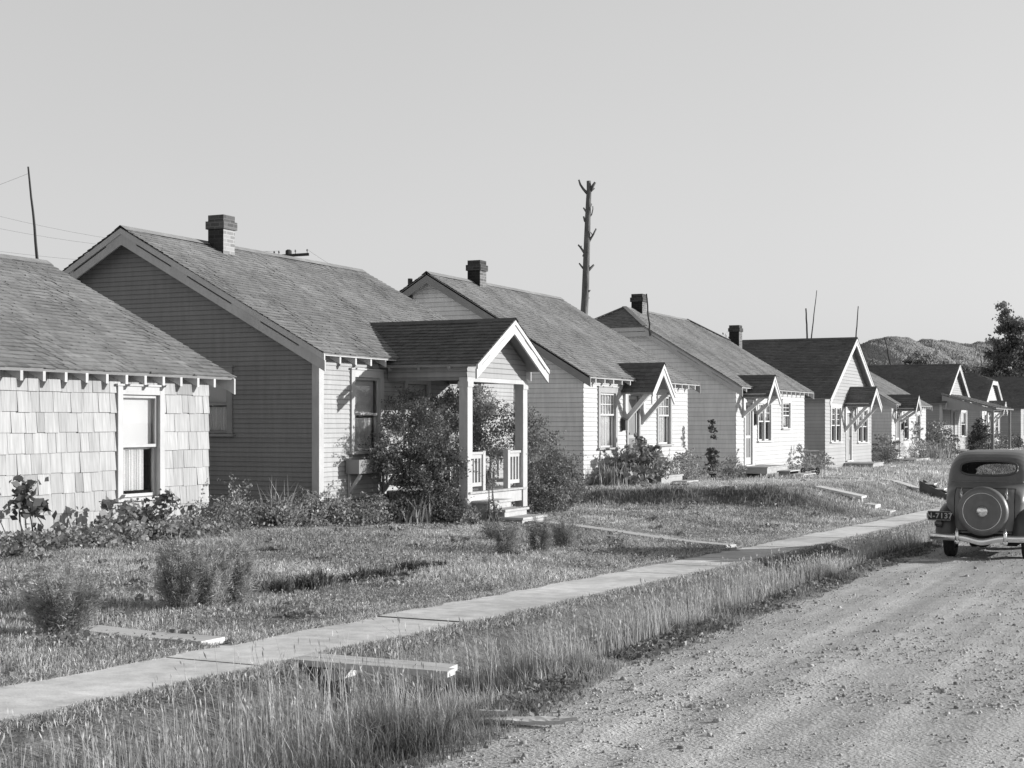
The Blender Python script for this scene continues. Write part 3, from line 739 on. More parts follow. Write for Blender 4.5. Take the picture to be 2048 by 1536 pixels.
# ------------------------------------------------------------------ front-gabled houses
def front_gable(label, y0, y1, zb, ze, zap, xback, course=.14, wm='white2', rm='roof_dk', oe=.35, og=.3, ops=(), corner=None, clip=0, rakem='white', rcourse=.15, xf=XW):
    yc = (y0+y1)/2; zg = g1(xf+.4, yc)
    root = thing('bungalow', label, 'house', (xf-1, yc, zg), GRP)
    hw = (y1-y0)/2 + oe; slope = (zap-ze)/hw; L = math.hypot(hw, zap-ze)
    ztop = ze + slope*oe - .085
    lf = lambda z: y0 if z <= ztop else y0 + (z-ztop)/slope
    rf = lambda z: y1 if z <= ztop else y1 - (z-ztop)/slope
    mb = MB(); zgab = zap-.1 if not clip else zap - clip*slope - .03
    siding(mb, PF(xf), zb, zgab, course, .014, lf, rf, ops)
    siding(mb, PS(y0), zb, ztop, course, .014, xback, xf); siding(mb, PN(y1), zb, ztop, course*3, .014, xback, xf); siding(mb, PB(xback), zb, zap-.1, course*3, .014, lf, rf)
    wo = mb.build('wall', M[wm], root)
    if corner:
        mb = MB(); mb.box(xf-.12, xf+.035, y0-.035, y0+.12, zb, ztop); mb.box(xf-.12, xf+.035, y1-.12, y1+.035, zb, ztop); mb.build('corner_board', M[corner], wo)
    mb = MB(); mb.box(xback+.02, xf-.015, y0+.02, y1-.02, zg-.7, zb+.01); mb.build('foundation', M['found'], root)
    mb = MB(); dk = MB(); xa, xb_ = xback-og, xf+og+.03; hb = clip*1.1
    for s in (-1, 1):
        O = Vector((0, yc+s*hw, ze)); V = Vector((0, -s*hw/L, (zap-ze)/L)); Nn = Vector((0, s*(zap-ze)/L, hw/L))
        P = lambda u, v, o: tuple(O + Vector((u,0,0)) + V*v + Nn*o)
        vc = L*(1-clip/hw) if clip else L
        br = (lambda v: xb_ if v <= vc else xb_ - (v-vc)/(L-vc)*hb) if clip else (lambda v: xb_)
        shingles(mb, P, 0, L, rcourse, .015, lambda v: xa, br, .12, .3, var=.13)
        slab(dk, [P(xa,0,-.012), P(xb_-.03,0,-.012), P(br(vc)-.03,vc,-.012), P(br(L)-.03,L,-.012), P(xa,L,-.012)] if clip else [P(xa,0,-.012), P(xb_-.03,0,-.012), P(xb_-.03,L,-.012), P(xa,L,-.012)], Nn, .05)
    if clip:
        zc = zap - clip*slope; Lc = math.hypot(hb, zap-zc); O = Vector((xb_, yc, zc)); V = Vector((-hb/Lc, 0, (zap-zc)/Lc)); Nn = Vector(((zap-zc)/Lc, 0, hb/Lc))
        P = lambda u, v, o: tuple(O + Vector((0,u,0)) + V*v + Nn*o)
        shingles(mb, P, 0, Lc, rcourse, .015, lambda v: -clip*(1-v/Lc), lambda v: clip*(1-v/Lc), .12, .3)
        slab(dk, [P(-clip,0,-.012), P(clip,0,-.012), P(0,Lc,-.012)], Nn, .05)
    for s in (-1,1):
        mb.poly(((xa,yc,zap+.035),(xb_-hb,yc,zap+.035),(xb_-hb,yc+s*.14,zap+.025-.14*slope),(xa,yc+s*.14,zap+.025-.14*slope)), .9)
    ro = mb.build('roof', M[rm], root); dk.build('soffit', M['soffit'], ro)
    for s in (-1, 1):
        mb = MB(); yt, zt = (yc + s*clip, zap - clip*slope) if clip else (yc, zap)
        rake_x(yc+s*hw, ze, yt, zt, xf+og+.02, .035, .03, .12, mb); rake_x(yc+s*hw, ze, yt, zt, xf+og, .035, .122, .30, mb)
        mb.build('bargeboard', M[rakem], ro)
    if clip:
        mb = MB(); mb.box(xf+og-.035, xf+og+.01, yc-clip, yc+clip, zap-clip*slope-.3, zap-clip*slope-.03); mb.build('bargeboard', M[rakem], ro)
    return root, ro, dict(xe=xf+.0, ze=ze, slope=1e3, yc=yc, ztop=ztop)

# HOUSE 5
a5, b5, d5 = (57.57,59.53,.68,2.24), (62.6,64.78,.60,2.20), (60.35,61.5,-.08,2.0)
h5, r5, i5 = front_gable('grey clapboard bungalow whose steep white trimmed gable faces the street', 56.7, 65.6, -.38, 2.46, 5.05, -20.0, wm='mid', corner=None,
    ops=[opening(*a5), opening(*b5), (d5[0]+.08,d5[1]-.08,d5[2],d5[3]-.08)])
for w_, lb in ((a5,'paired window left of the door hood'), (b5,'paired window right of the door hood')):
    window(h5, PF(XW), *w_, casing=.13, wm='white', sm='white', double=True, lites=(2,3), split=.52, shade=.3, label=lb)
door(h5, PF(XW), *d5, frame='white', leaf='door')
chimney(r5, -17.9, 60.0, .44, .46, 3.6, 5.64, 'brick_dk')
mb = MB(); mb.box(-15.9,-15.4,62.6,63.1,4.2,5.16); mb.build('chimney', M['brick_dk'], r5)
canopy(h5, dict(xe=XW, ze=0, slope=1e6), 61.2, 1.15, -12.2, 2.98, 2.20, (60.2, 62.2), 1.15)
stoop(h5, XW+.02, -12.1, 60.0, 62.2, -.17, [(-12.06,.4,61.3,62.5,-.32), (-11.6,.4,61.4,62.6,-.44)], 'wood')
# HOUSE 6
a6, b6, d6 = (73.41,74.78,.62,2.0), (76.92,78.11,.58,2.02), (71.2,72.5,-.2,2.05)
h6, r6, i6 = side_gable('low white bungalow with tall flowers against its front, beyond the grey gabled one', 70.3, 79.9, -.38, 2.38, .57, -17.2, course=.16, wm='white2', shade_tint=1.5, rakem='trim', tail_step=.7, tail_first=70.6,
    ops=[opening(*a6), opening(*b6), (d6[0]+.08,d6[1]-.08,d6[2],d6[3]-.08)], rcourse=.16)
window(h6, PF(XW), *a6, wm='trim', sm='trim', shade=.3); window(h6, PF(XW), *b6, wm='trim', sm='trim', shade=.3)
door(h6, PF(XW), *d6, frame='white', leaf='white', screen=True)
canopy(h6, i6, 71.9, .85, -12.3, 2.84, 2.1, (71.15, 72.6), 1.5)
mb = MB(); mb.box(XW+.03, XW+.14, 72.75, 73.0, 1.15, 1.55); mb.build('mailbox', M['iron'], h6)
stoop(h6, XW+.02, -12.3, 71.0, 75.0, -.27, [(-12.26,.4,73.6,75.0,-.40), (-11.8,.35,74.0,75.0,-.52)], 'wood')
# HOUSE 7
a7, d7 = (92.4,94.6,.60,2.3), (88.44,89.98,-.05,2.25)
h7, r7, i7 = front_gable('distant grey bungalow with dark roof and a shed roofed side porch', 85.2, 95.0, -.35, 2.60, 5.0, -21.0, wm='mid', corner='white', ops=[opening(*a7), (d7[0]+.08,d7[1]-.08,d7[2],d7[3]-.08)], rcourse=.18)
window(h7, PF(XW), *a7, casing=.15, wm='white', sm='white', shade=.4); door(h7, PF(XW), *d7, frame='trim', leaf='door')
mb = MB(); X1 = -10.5
O = Vector((X1+.2, 0, 2.32)); V = Vector((-3.0, 0, .85)).normalized(); Nn = Vector((.85,0,3.0)).normalized(); Lp = math.hypot(3.0,.85)
P = lambda u, v, o: tuple(O + Vector((0,u,0)) + V*v + Nn*o)
shingles(mb, P, 0, Lp, .18, .015, 85.0, 93.5, .12, .3)
po7 = mb.build('porch_roof', M['roof_dk'], h7)
mb = MB(); slab(mb, [P(85.0,0,-.012),P(93.5,0,-.012),P(93.5,Lp,-.012),P(85.0,Lp,-.012)], Nn, .06); mb.build('soffit', M['soffit'], po7)
mb = MB(); mb.prism([(XW+.03,85.1,2.25),(X1,85.1,2.12),(X1,85.1,2.28),(XW+.03,85.1,3.05)], (0,.08,0)); mb.build('porch_gable', M['mid'], h7)
for yy in (85.2, 93.2):
    mb = MB(); mb.box(X1-.1, X1+.05, yy-.08, yy+.08, -.6, 2.3); mb.build('porch_post', M['trim_dk'], h7)
mb = MB(); mb.box(XW+.02, X1+.1, 85.1, 93.4, -.7, -.12); mb.build('porch_deck', M['wood'], h7)
# HOUSE 8
a8, b8, d8 = (103.1,104.3,.40,2.2), (109.0,110.8,.40,2.1), (105.0,106.6,-.3,2.0)
h8, r8, i8 = front_gable('far bungalow with dark clipped gable and white front, second last of the row', 102.0, 111.5, -.4, 2.75, 5.0, -21.5, wm='white2', clip=1.3, corner='white', ops=[opening(*a8), opening(*b8), (d8[0]+.08,d8[1]-.08,d8[2],d8[3]-.08)], rcourse=.2)
window(h8, PF(XW), *a8, casing=.15, wm='white', sm='white', shade=.4); window(h8, PF(XW), *b8, casing=.15, wm='white', sm='white', shade=.4); door(h8, PF(XW), *d8, frame='white', leaf='white')
canopy(h8, dict(xe=XW, ze=0, slope=1e6), 105.8, 1.2, -12.2, 3.0, 2.25, (104.7, 106.9), 1.3)
# HOUSE 9
h9, r9, i9 = front_gable('dark roofed grey house at the far end, cut off by the right edge', 119.0, 129.0, -.4, 2.6, 5.2, -23.0, wm='mid', rcourse=.22, xf=-12.6)
window(h9, PF(-12.6), 121.0, 123.0, .5, 2.1, casing=.15, wm='white', sm='white', shade=.4)

exec_rest = True
# ------------------------------------------------------------------ lawn paths, planks, steps
def plank(label, name, pts, w, th, m='plank', cat='plank', zoff=0.02, follow=True, nboards=1):
    """flat timber following the ground along pts [(x,y)]"""
    (xa, ya), (xb_, yb_) = pts; mb = MB(); n = 10 if follow else 1
    d = Vector((xb_-xa, yb_-ya, 0)).normalized(); sd = Vector((-d.y, d.x, 0))
    for b in range(nboards):
        oa = lerp(-w/2, w/2, b/nboards)+.004; ob = lerp(-w/2, w/2, (b+1)/nboards)-.004; t = R.uniform(.9,1.08)
        top = []; bot = []
        for i in range(n+1):
            p = Vector((lerp(xa,xb_,i/n), lerp(ya,yb_,i/n), 0)); z = (g1(p.x,p.y) if follow else lerp(g1(xa,ya), g1(xb_,yb_), i/n)) + zoff
            top.append([tuple(p+sd*oa+Vector((0,0,z))), tuple(p+sd*ob+Vector((0,0,z)))]); bot.append([tuple(p+sd*oa+Vector((0,0,z-th))), tuple(p+sd*ob+Vector((0,0,z-th)))])
        mb.grid(top, t); mb.grid(bot, t)
        mb.grid([[r[0] for r in top],[r[0] for r in bot]], t*.9); mb.grid([[r[1] for r in top],[r[1] for r in bot]], t*.9)
        mb.poly((top[0][0],top[0][1],bot[0][1],bot[0][0]), t); mb.poly((top[-1][0],top[-1][1],bot[-1][1],bot[-1][0]), t)
    o = mb.build(name, M[m]); return tag(o, label, cat)

plank('bleached timber edging board nearest the camera, butting the left side of the sidewalk', 'timber_edging', [(-7.75,8.70),(-6.50,8.62)], .27, .08, zoff=.04)
plank('long pale plank path from the rose porch steps to the sidewalk', 'plank_path', [(-10.6,23.2),(-6.5,21.55)], .26, .15, zoff=.065)
def planks_flat(name, label, cat, boxes, m='plank'):
    """timber piece: list of (A, B, width, thickness) beams"""
    mb = MB()
    for a, b, w, t in boxes: mb.beam(a, b, w, t, R.uniform(.88,1.1))
    return tag(mb.build(name, M[m]), label, cat)
zp = -.10
planks_flat('plank_bridge', 'pale plank footbridge over the grassy ditch between sidewalk and road', 'plank bridge', [((-5.5,8.18,zp),(-4.36,8.28,zp-.015),.13,.04), ((-5.5,8.33,zp),(-4.42,8.42,zp-.015),.14,.04), ((-5.2,8.12,zp-.07),(-5.2,8.42,zp-.07),.08,.08)])
o = planks_flat('plank_landing', 'short raised plank landing jutting from the bank in front of the hooded white bungalow', 'plank landing', [((-8.6,35.75,-.10),(-7.42,35.62,-.32),.24,.05), ((-8.6,36.0,-.10),(-7.42,35.88,-.32),.24,.05), ((-7.55,35.58,-.33),(-7.55,35.58,-.75),.08,.08), ((-7.55,35.95,-.33),(-7.55,35.95,-.75),.08,.08)])
planks_flat('timber_step', 'upper loose timber step in the grass bank below the plank landing', 'step', [((-7.38,35.75,-.52),(-7.08,35.72,-.54),.42,.09)])
planks_flat('timber_step', 'lower timber step beside the sidewalk below the plank landing', 'step', [((-6.99,35.75,-.64),(-6.72,35.72,-.66),.46,.05), ((-6.85,35.6,-.72),(-6.85,35.9,-.72),.1,.1)])
plank('long narrow plank walk running out from the square stoop toward the street', 'plank_walk', [(-12.0,46.6),(-7.6,45.1)], .40, .06, zoff=.07)
st = thing('timber_stairs', 'dark sided timber stair flight going down the bank to the sidewalk, behind the car', 'stairs', (-7.1,44.95,-.7))
for s in (-.32,.32):
    mb = MB(); mb.prism([(-7.62,44.95+s,-.24),(-6.72,44.95+s,-.70),(-6.72,44.95+s,-.92),(-7.62,44.95+s,-.6)], (0,.05,0)); mb.build('stringer', M['wood_dk'], st)
for i in range(3):
    xx = -7.5+.29*i; zz = -.33-.15*i; mb = MB(); mb.box(xx, xx+.30, 44.70, 45.26, zz-.04, zz); mb.build('tread', M['plank'], st)
mb = MB(); mb.box(-6.70,-6.5,44.62,45.3,-.96,-.74); mb.build('bottom_block', M['plank'], st)
# splintered wood by the road
def splinters(label, x, y, rot, sc):
    t = thing('broken_board', label, 'scrap wood', (x, y, float(gz(x,y))))
    zbase = max(float(gz(x,y)), float(road_z(x,y)) if x > float(XR(y)) else -9)
    rr = random.Random(int(x*100)); c_, s_ = math.cos(rot), math.sin(rot)
    for k in range(3):
        L_ = sc*(1.25, .85, .55)[k]; w = (.085, .06, .04)[k]*sc/.5; ox = (0, .12, -.28)[k]*sc; oy = (0, -.17, .13)[k]*sc; dr = rr.uniform(-.12,.12); n = 16
        up_ = []; lo_ = []
        for i in range(n+1):
            q = (i/n-.5)*L_; tp = min(1, 3.2*i/n+.1, 3.2*(1-i/n)+.05)
            for lst, sg in ((up_,1),(lo_,-1)):
                lx = q+ox+rr.uniform(-.012,.012); ly = oy + q*dr + sg*w*.5*tp*rr.uniform(.55,1.2)
                lst.append((x+lx*c_-ly*s_, y+lx*s_+ly*c_, zbase+.022+.012*k+.04*q+rr.uniform(0,.006)))
        mb = MB(); th_ = Vector((0,0,-.022)); dn = lambda r: [tuple(Vector(p)+th_) for p in r]
        mb.grid([up_, lo_], rr.uniform(.9,1.15)); mb.grid([dn(up_), dn(lo_)], .7); mb.grid([lo_, dn(lo_)], .8); mb.grid([up_, dn(up_)], .8)
        mb.build('splinter', M['plank'], t)
splinters('pale splintered boards lying on the gravel edge in the foreground', -3.50, 7.42, .25, .55)
splinters('small broken board on the ground just behind the car', -3.52, 20.6, .2, .42)

# ------------------------------------------------------------------ the parked sedan (x right, y forward, z up from the tail)
CX, CY, CS = -2.73, 21.2, .886
CZ = float(road_z(CX, CY+1.6))
car = thing('parked_car', 'dark 1930s sedan seen from behind, spare wheel on its trunk, parked on the gravel', 'car', (CX, CY, CZ))
def cw(x, y, z): return (CX+x*CS, CY+y*CS, CZ+z*CS - .022*(y-1.6))
ST = [  # y, half width at belt, roof/deck top z
 (-.02,.36,.80),(.0,.46,.90),(.03,.53,1.0),(.07,.57,1.08),(.12,.595,1.13),(.18,.61,1.165),(.25,.62,1.19),(.31,.627,1.215),(.37,.632,1.26),(.43,.640,1.34),(.49,.645,1.42),(.55,.65,1.50),(.62,.655,1.57),(.71,.66,1.63),(.83,.665,1.68),(1.0,.67,1.72),(1.25,.675,1.745),(1.5,.675,1.76),(1.8,.675,1.765),(2.1,.665,1.75),(2.4,.64,1.685),(2.6,.62,1.65),(2.72,.605,1.60),(2.82,.59,1.50),(2.95,.575,1.32),(3.06,.56,1.13),(3.2,.53,1.08),(3.6,.44,1.06),(4.0,.34,1.03),(4.2,.28,.98),(4.28,.22,.85)]
def sexp(y): return float(np.interp(y, [0,.25,.7,1.3,2.6,3.1], [2.8,3.4,4.8,5.6,5.0,2.8]))
sy = np.array([a[0] for a in ST]); sw = np.array([a[1] for a in ST]); sz = np.array([a[2] for a in ST])
def ring(y):
    w = float(np.interp(y, sy, sw)); zt = float(np.interp(y, sy, sz)); zb = min(.90, zt-.08); n_ = sexp(y)
    pts = []
    K = 44
    for i in range(K+1):        # upper arc, left to right, as superellipse
        a = PI*(1-i/K); cx_, sx_ = math.cos(a), math.sin(a)
        pts.append((w*math.copysign(abs(cx_)**(2/n_), cx_), zb+(zt-zb)*abs(sx_)**(2/n_)))
    lw = w*.96
    for zz in (.78,.65,.52,.42):
        zz = min(zz, zb-.02); pts.append((lw, zz))
    for zz in (.42,.52,.65,.78):
        zz = min(zz, zb-.02); pts.append((-lw, zz))
    return pts
def sup(x, z, cx_, cz_, a, b, n_=3.2): return abs((x-cx_)/a)**n_ + abs((z-cz_)/b)**n_ < 1
RW = (.0, 1.45, .43, .108)    # rear window centre x,z and half sizes
ys = sorted(set(list(np.round(np.arange(-.02,.40,.03),3)) + list(np.round(np.arange(.40,1.0,.012),3)) + list(np.round(np.arange(1.0,4.29,.05),3))))
rings = [ring(float(y)) for y in ys]
mb = MB(); nr = len(rings[0])
mb.v = [cw(p[0], float(y), p[1]) for y, r in zip(ys, rings) for p in r]
rearglass = MB(); windsh = MB(); sideg = {(a_, b_): MB() for a_ in (-1, 1) for b_ in (0, 1)}
for i in range(len(ys)-1):
    for j in range(nr):
        j2 = (j+1) % nr; q = (i*nr+j, i*nr+j2, (i+1)*nr+j2, (i+1)*nr+j)
        yc_ = (ys[i]+ys[i+1])/2
        xc_ = (rings[i][j][0]+rings[i][j2][0]+rings[i+1][j][0]+rings[i+1][j2][0])/4; zc_ = (rings[i][j][1]+rings[i][j2][1]+rings[i+1][j][1]+rings[i+1][j2][1])/4
        P4 = [mb.v[k] for k in q]
        if yc_ < 1.1 and zc_ > 1.2 and sup(xc_, zc_, *RW) and abs(xc_) < .45: rearglass.poly(P4); continue
        if 2.7 < yc_ < 3.03 and zc_ > 1.18 and abs(xc_) < .5: windsh.poly(P4); continue
        if 1.15 < yc_ < 2.62 and 1.13 < zc_ < 1.5 and abs(xc_) > .5 and not (1.80 < yc_ < 1.92): sideg[(1 if xc_ > 0 else -1, int(yc_ > 1.86))].poly(P4); continue
        mb.f.append(q); mb.t.append(1.0)
mb.poly([cw(p[0], float(ys[0]), p[1]) for p in rings[0]][::-1])
body = mb.build('body', M['paint'], car, smooth=True)
for nm, g_ in (('rear_window', rearglass), ('windshield', windsh), *[('side_window', q_) for q_ in sideg.values()]): g_.build(nm, M['carglass'], car, smooth=True)
def surf_y(x, z):
    """y where the body's tail surface stands at (x,z)"""
    lo, hi = -.02, 1.6
    for _ in range(40):
        m_ = (lo+hi)/2; w = float(np.interp(m_, sy, sw)); zt = float(np.interp(m_, sy, sz)); zb = min(.90, zt-.08)
        inside = (abs(x/w)**sexp(m_) + (max(0,z-zb)/(zt-zb))**sexp(m_)) < 1 if z > zb else abs(x) < w
        if inside: hi = m_
        else: lo = m_
    return hi
mb = MB(); pts = []
for i in range(49):
    a = 2*PI*i/48; c_, s_ = math.cos(a), math.sin(a); x = RW[2]*1.02*math.copysign(abs(c_)**(2/3.2), c_); z = RW[1]+RW[3]*1.06*math.copysign(abs(s_)**(2/3.2), s_)
    pts.append(cw(x, surf_y(x, z)-.004, z))
mb.tube(pts, .017, 8); mb.build('window_moulding', M['paint_dk'], car, smooth=True)
# trunk lid: a shallow bulge over the tail
mb = MB(); rows = []
for i in range(15):
    rr_ = []
    for j in range(25):
        x = lerp(-.455,.455,j/24); z = lerp(.46,1.13,i/14); e = min(1, (1-abs(x/.457)**6))*min(1,(1-abs((z-.79)/.34)**8))
        rr_.append(cw(x, min(surf_y(x*1.02, z), .25) - .005 - .05*max(0,e)**.5, z))
    rows.append(rr_)
mb.grid(rows); lid = mb.build('trunk_lid', M['paint'], car, smooth=True)
mb = MB(); mb.tube([rows[0][j] for j in range(25)]+[r_[-1] for r_ in rows[1:]]+rows[-1][::-1][1:]+[r_[0] for r_ in rows[::-1][1:]], .006, 5); mb.build('seam', M['black'], lid)
mb = MB(); mb.tube([cw(-.05,-.085,.44), cw(-.05,-.12,.44), cw(.05,-.12,.44), cw(.05,-.085,.44)], .011, 7); mb.build('handle', M['chrome'], lid, smooth=True)
# beltline ridge round the tail
mb = MB(); mb.tube([cw(x, surf_y(x, 1.235)-.002, 1.235) for x in np.linspace(-.56,.56,30)], .012, 6); mb.build('belt_moulding', M['paint'], car, smooth=True)
# spare wheel cover
sp = MB(); c0 = cw(0, -.09, .78)
sp.lathe(c0, (0,-1,0), [(r_*CS, h_*CS) for r_, h_ in [(.30,-.02),(.365,.0),(.388,.06),(.385,.12),(.365,.165),(.335,.185),(.30,.19),(.285,.182),(.19,.165),(.165,.15),(.12,.158),(.095,.165),(0,.165)]], 56)
spare = sp.build('spare_wheel_cover', M['paint'], car, smooth=True)
mb = MB(); mb.lathe(c0, (0,-1,0), [(r_*CS, h_*CS) for r_, h_ in [(.283,.183),(.286,.192),(.292,.193),(.296,.187)]], 56); mb.build('ring', M['chrome'], spare, smooth=True)
mb = MB(); mb.lathe(c0, (0,-1,0), [(r_*CS, h_*CS) for r_, h_ in [(.097,.160),(.094,.178),(.075,.20),(.05,.214),(.045,.214),(.03,.222),(0,.225)]], 40); mb.build('hub_cap', M['chrome'], spare, smooth=True)
# fenders
def fender(x, y, front):
    mb = MB(); rows = []
    for i in range(25):
        a = PI*i/24; row = []
        for j in range(17):
            b = -PI/2 + PI*j/16
            rx, ry_, rz_ = .215, (.80 if front else .66), .50
            cx_ = math.cos(b); px_ = math.sin(b)
            yy = math.cos(a)*cx_**.6*ry_*(1.15 if math.cos(a) > 0 else 1.0); zz = math.sin(a)**.8*cx_**.6*rz_ if math.sin(a) > 0 else 0
            row.append(cw(x+px_*rx, y+yy, .40+zz))
        rows.append(row)
    mb.grid(rows)
    return mb.build('fender', M['paint_dk'], car, smooth=True)
for s in (-1, 1):
    fender(s*.575, .52, False); fender(s*.58, 3.45, True)
    mb = MB(); mb.beam(cw(s*.70,1.1,.32), cw(s*.70,2.85,.32), .32, .045); mb.build('running_board', M['paint_dk'], car)
# wheels
for (x, y) in ((-.60,.60),(.60,.60),(-.60,3.45),(.60,3.45)):
    c_ = Vector((CX+x*CS, CY+y*CS, float(road_z(CX+x*CS, CY+y*CS))+.337*CS-.004)); s = 1 if x > 0 else -1
    mb = MB(); mb.lathe(c_, (s,0,0), [(r_*CS, h_*CS) for r_, h_ in [(.20,-.075),(.27,-.085),(.315,-.08),(.334,-.05),(.337,-.02),(.331,-.015),(.331,-.008),(.337,0),(.337,.02),(.331,.025),(.334,.05),(.315,.08),(.27,.085),(.20,.075),(.20,-.075)]], 40)
    wl = mb.build('wheel', M['tyre'], car, smooth=True)
    mb = MB(); mb.lathe(c_, (s,0,0), [(r_*CS, h_*CS) for r_, h_ in [(0,.03),(.06,.06),(.10,.05),(.16,.03),(.205,.06),(.205,-.06),(.0,-.05)]], 32); mb.build('rim', M['paint_dk'], wl, smooth=True)
# rear bumper: dips under the spare
mb = MB(); rows = []
for i in range(61):
    x = lerp(-.80,.80,i/60); dip = .062*math.exp(-(x/.20)**2); yy = -.36 + .16*max(0,(abs(x)-.45)/.35)**2
    row = []
    for k in range(9):
        a = PI*(k/8-.5); row.append(cw(x, yy-.028*math.cos(a), .365-dip+.052*math.sin(a)))
    rows.append(row)
mb.grid(rows)
mb.tube([cw(x, -.355+.16*max(0,(abs(x)-.45)/.35)**2, .365-.062*math.exp(-(x/.20)**2)) for x in np.linspace(-.80,.80,41)], .02, 8)
bmp = mb.build('bumper', M['chrome'], car, smooth=True)
for x in (-.36,.36):
    mb = MB(); mb.tube([cw(x,-.395,.29),cw(x,-.41,.36),cw(x,-.40,.44),cw(x,-.375,.52)], [.022,.026,.024,.012], 10); mb.lathe(cw(x,-.39,.30),(0,-1,0),[(.035,0),(.035,.02),(.018,.035),(0,.037)],16); mb.build('bumper_guard', M['chrome'], bmp, smooth=True)
    mb = MB(); mb.beam(cw(x,-.34,.34), cw(x*.9,.3,.36), .04, .05); mb.build('bumper_iron', M['black'], bmp)
    xh = x*.95; mb = MB(); mb.tube([cw(xh,-.045,.94),cw(xh,-.075,1.0),cw(xh,-.06,1.06),cw(xh,.02,1.13)], [.018,.022,.02,.012], 10); mb.build('trunk_hinge', M['chrome'], car, smooth=True)
# plate and lamp on the left fender
mb = MB(); x0, x1, z0_, z1_ = -.845,-.485,.615,.765
mb.prism([cw(x0,-.17,z0_),cw(x1,-.17,z0_),cw(x1,-.17,z1_),cw(x0,-.17,z1_)], (0,.008,0))
plate = mb.build('license_plate', M['platebk'], car)
mb = MB()
for a,b,c_,e in ((x0+.006,x1-.006,z0_+.006,z0_+.012),(x0+.006,x1-.006,z1_-.012,z1_-.006),(x0+.006,x0+.012,z0_+.013,z1_-.013),(x1-.012,x1-.006,z0_+.013,z1_-.013)):
    mb.poly((cw(a,-.174,c_),cw(b,-.174,c_),cw(b,-.174,e),cw(a,-.174,e)))
mb.build('plate_border', M['platefg'], plate)
def text_mesh(body_, size, m, parent, o, rot):
    cu = bpy.data.curves.new('plate_number', 'FONT'); cu.body = body_; cu.size = size; cu.align_x = 'CENTER'; cu.align_y = 'CENTER'; cu.extrude = .002; cu.space_character = 1.12; cu.offset = .0025
    tmp = bpy.data.objects.new('tmp_text', cu); C.objects.link(tmp); bpy.context.view_layer.update()
    me = bpy.data.meshes.new_from_object(tmp.evaluated_get(bpy.context.evaluated_depsgraph_get()))
    bpy.data.objects.remove(tmp)
    a = me.attributes.new('tone', 'FLOAT', 'FACE'); a.data.foreach_set('value', [1.0]*len(me.polygons))
    me.materials.clear(); me.materials.append(m)
    ob = bpy.data.objects.new('plate_number', me); C.objects.link(ob); ob.parent = parent
    ob.location = Vector(o) - root_loc(parent); ob.rotation_euler = rot; return ob
text_mesh('N-7137', .118*CS, M['platefg'], plate, cw((x0+x1)/2, -.177, .688), (PI/2,0,0))
mb = MB(); mb.tube([cw(-.68,-.15,.64),cw(-.66,.1,.60)], .02, 8); mb.lathe(cw(-.68,-.13,.565),(0,-1,0),[(0,-.06),(.035,-.05),(.05,-.01),(.052,.03),(.044,.034)],24); tl = mb.build('tail_lamp', M['paint_dk'], car, smooth=True)
mb = MB(); mb.lathe(cw(-.68,-.13,.565),(0,-1,0),[(.043,.034),(.03,.044),(0,.05)],24); mb.build('lens', M['lens'], tl, smooth=True)
# underside
mb = MB(); mb.beam(cw(0,0,.36), cw(0,3.9,.36), 1.0, .08); mb.tube([cw(-.6,.60,.33),cw(.6,.60,.33)], .045, 10); mb.build('chassis', M['black'], car)
mb = MB(); mb.lathe(cw(-.10,.66,.32),(0,-1,0),[(0,-.16),(.08,-.12),(.135,-.02),(.135,.05),(.09,.11),(0,.13)],24); mb.build('axle_housing', M['black'], car, smooth=True)
mb = MB(); mb.prism([cw(.20,.25,.33),cw(.52,.25,.33),cw(.46,.25,.22),(Vector(cw(.28,.25,.22)))], (0,.5,0)); mb.build('fuel_tank', M['black'], car)
mb = MB(); mb.box(CX-.44,CX+.44,CY+.98,CY+1.12,CZ+.44,CZ+1.10); mb.box(CX-.44,CX+.44,CY+1.125,CY+1.5,CZ+.44,CZ+.66); mb.build('rear_seat', M['seat'], car, bevel=.05)
mb = MB(); mb.box(CX-.42,CX+.42,CY+1.82,CY+1.94,CZ+.44,CZ+1.06); mb.build('front_seat', M['seat'], car, bevel=.05)
mb = MB(); mb.beam(cw(-.675,1.05,1.22), cw(-.675,1.05,1.31), .03, .05); mb.build('door_hinge', M['black'], car)

# ------------------------------------------------------------------ poles, wires, snag
def pole(label, a, b, r0, r1, n=7, wob=.02, name='antenna_pole'):
    mb = MB(); a = Vector(a); b = Vector(b); pts = []; rr = random.Random(int(a.x*37+a.y*11)); k = 7
    for i in range(k+1):
        p = a.lerp(b, i/k)
        if 0 < i < k: p += Vector((rr.uniform(-wob,wob), rr.uniform(-wob,wob), 0))
        pts.append(p)
    mb.tube(pts, [lerp(r0,r1,i/k) for i in range(k+1)], n)
    return tag(mb.build(name, M['pole']), label, 'pole', 'thin poles rising above the roofs')
pole('thin crooked pole above the ridge of the shake walled bungalow at far left', (-16.74,17.67,3.9), (-16.80,17.50,5.56), .026, .014, wob=.01)
pole('short thin pole leaning before the chimney of the clipped gable bungalow', (-16.05,44.24,4.3), (-16.16,44.2,5.66), .030, .022)
pole('shorter upright pole of the pair behind the dark gabled roof', (-15.15,61.4,4.8), (-15.22,61.4,6.38), .04, .03, wob=.007)
pole('taller leaning whip pole of the pair behind the dark gabled roof', (-15.05,61.5,4.8), (-14.80,61.6,7.15), .03, .014, wob=.007)
pole('thin pole at the front peak of the steep street facing gable', (-13.05,61.15,4.9), (-12.95,61.2,6.38), .03, .018, wob=.007)
pole('tilted pole behind the dark ridge of the house with the shed roofed porch', (-17.1,90.3,4.7), (-17.45,90.1,6.75), .05, .03)
up = thing('utility_pole', 'wooden utility pole with a cross arm just showing over the big roof ridge', 'utility pole', (-28,41.3,-.2))
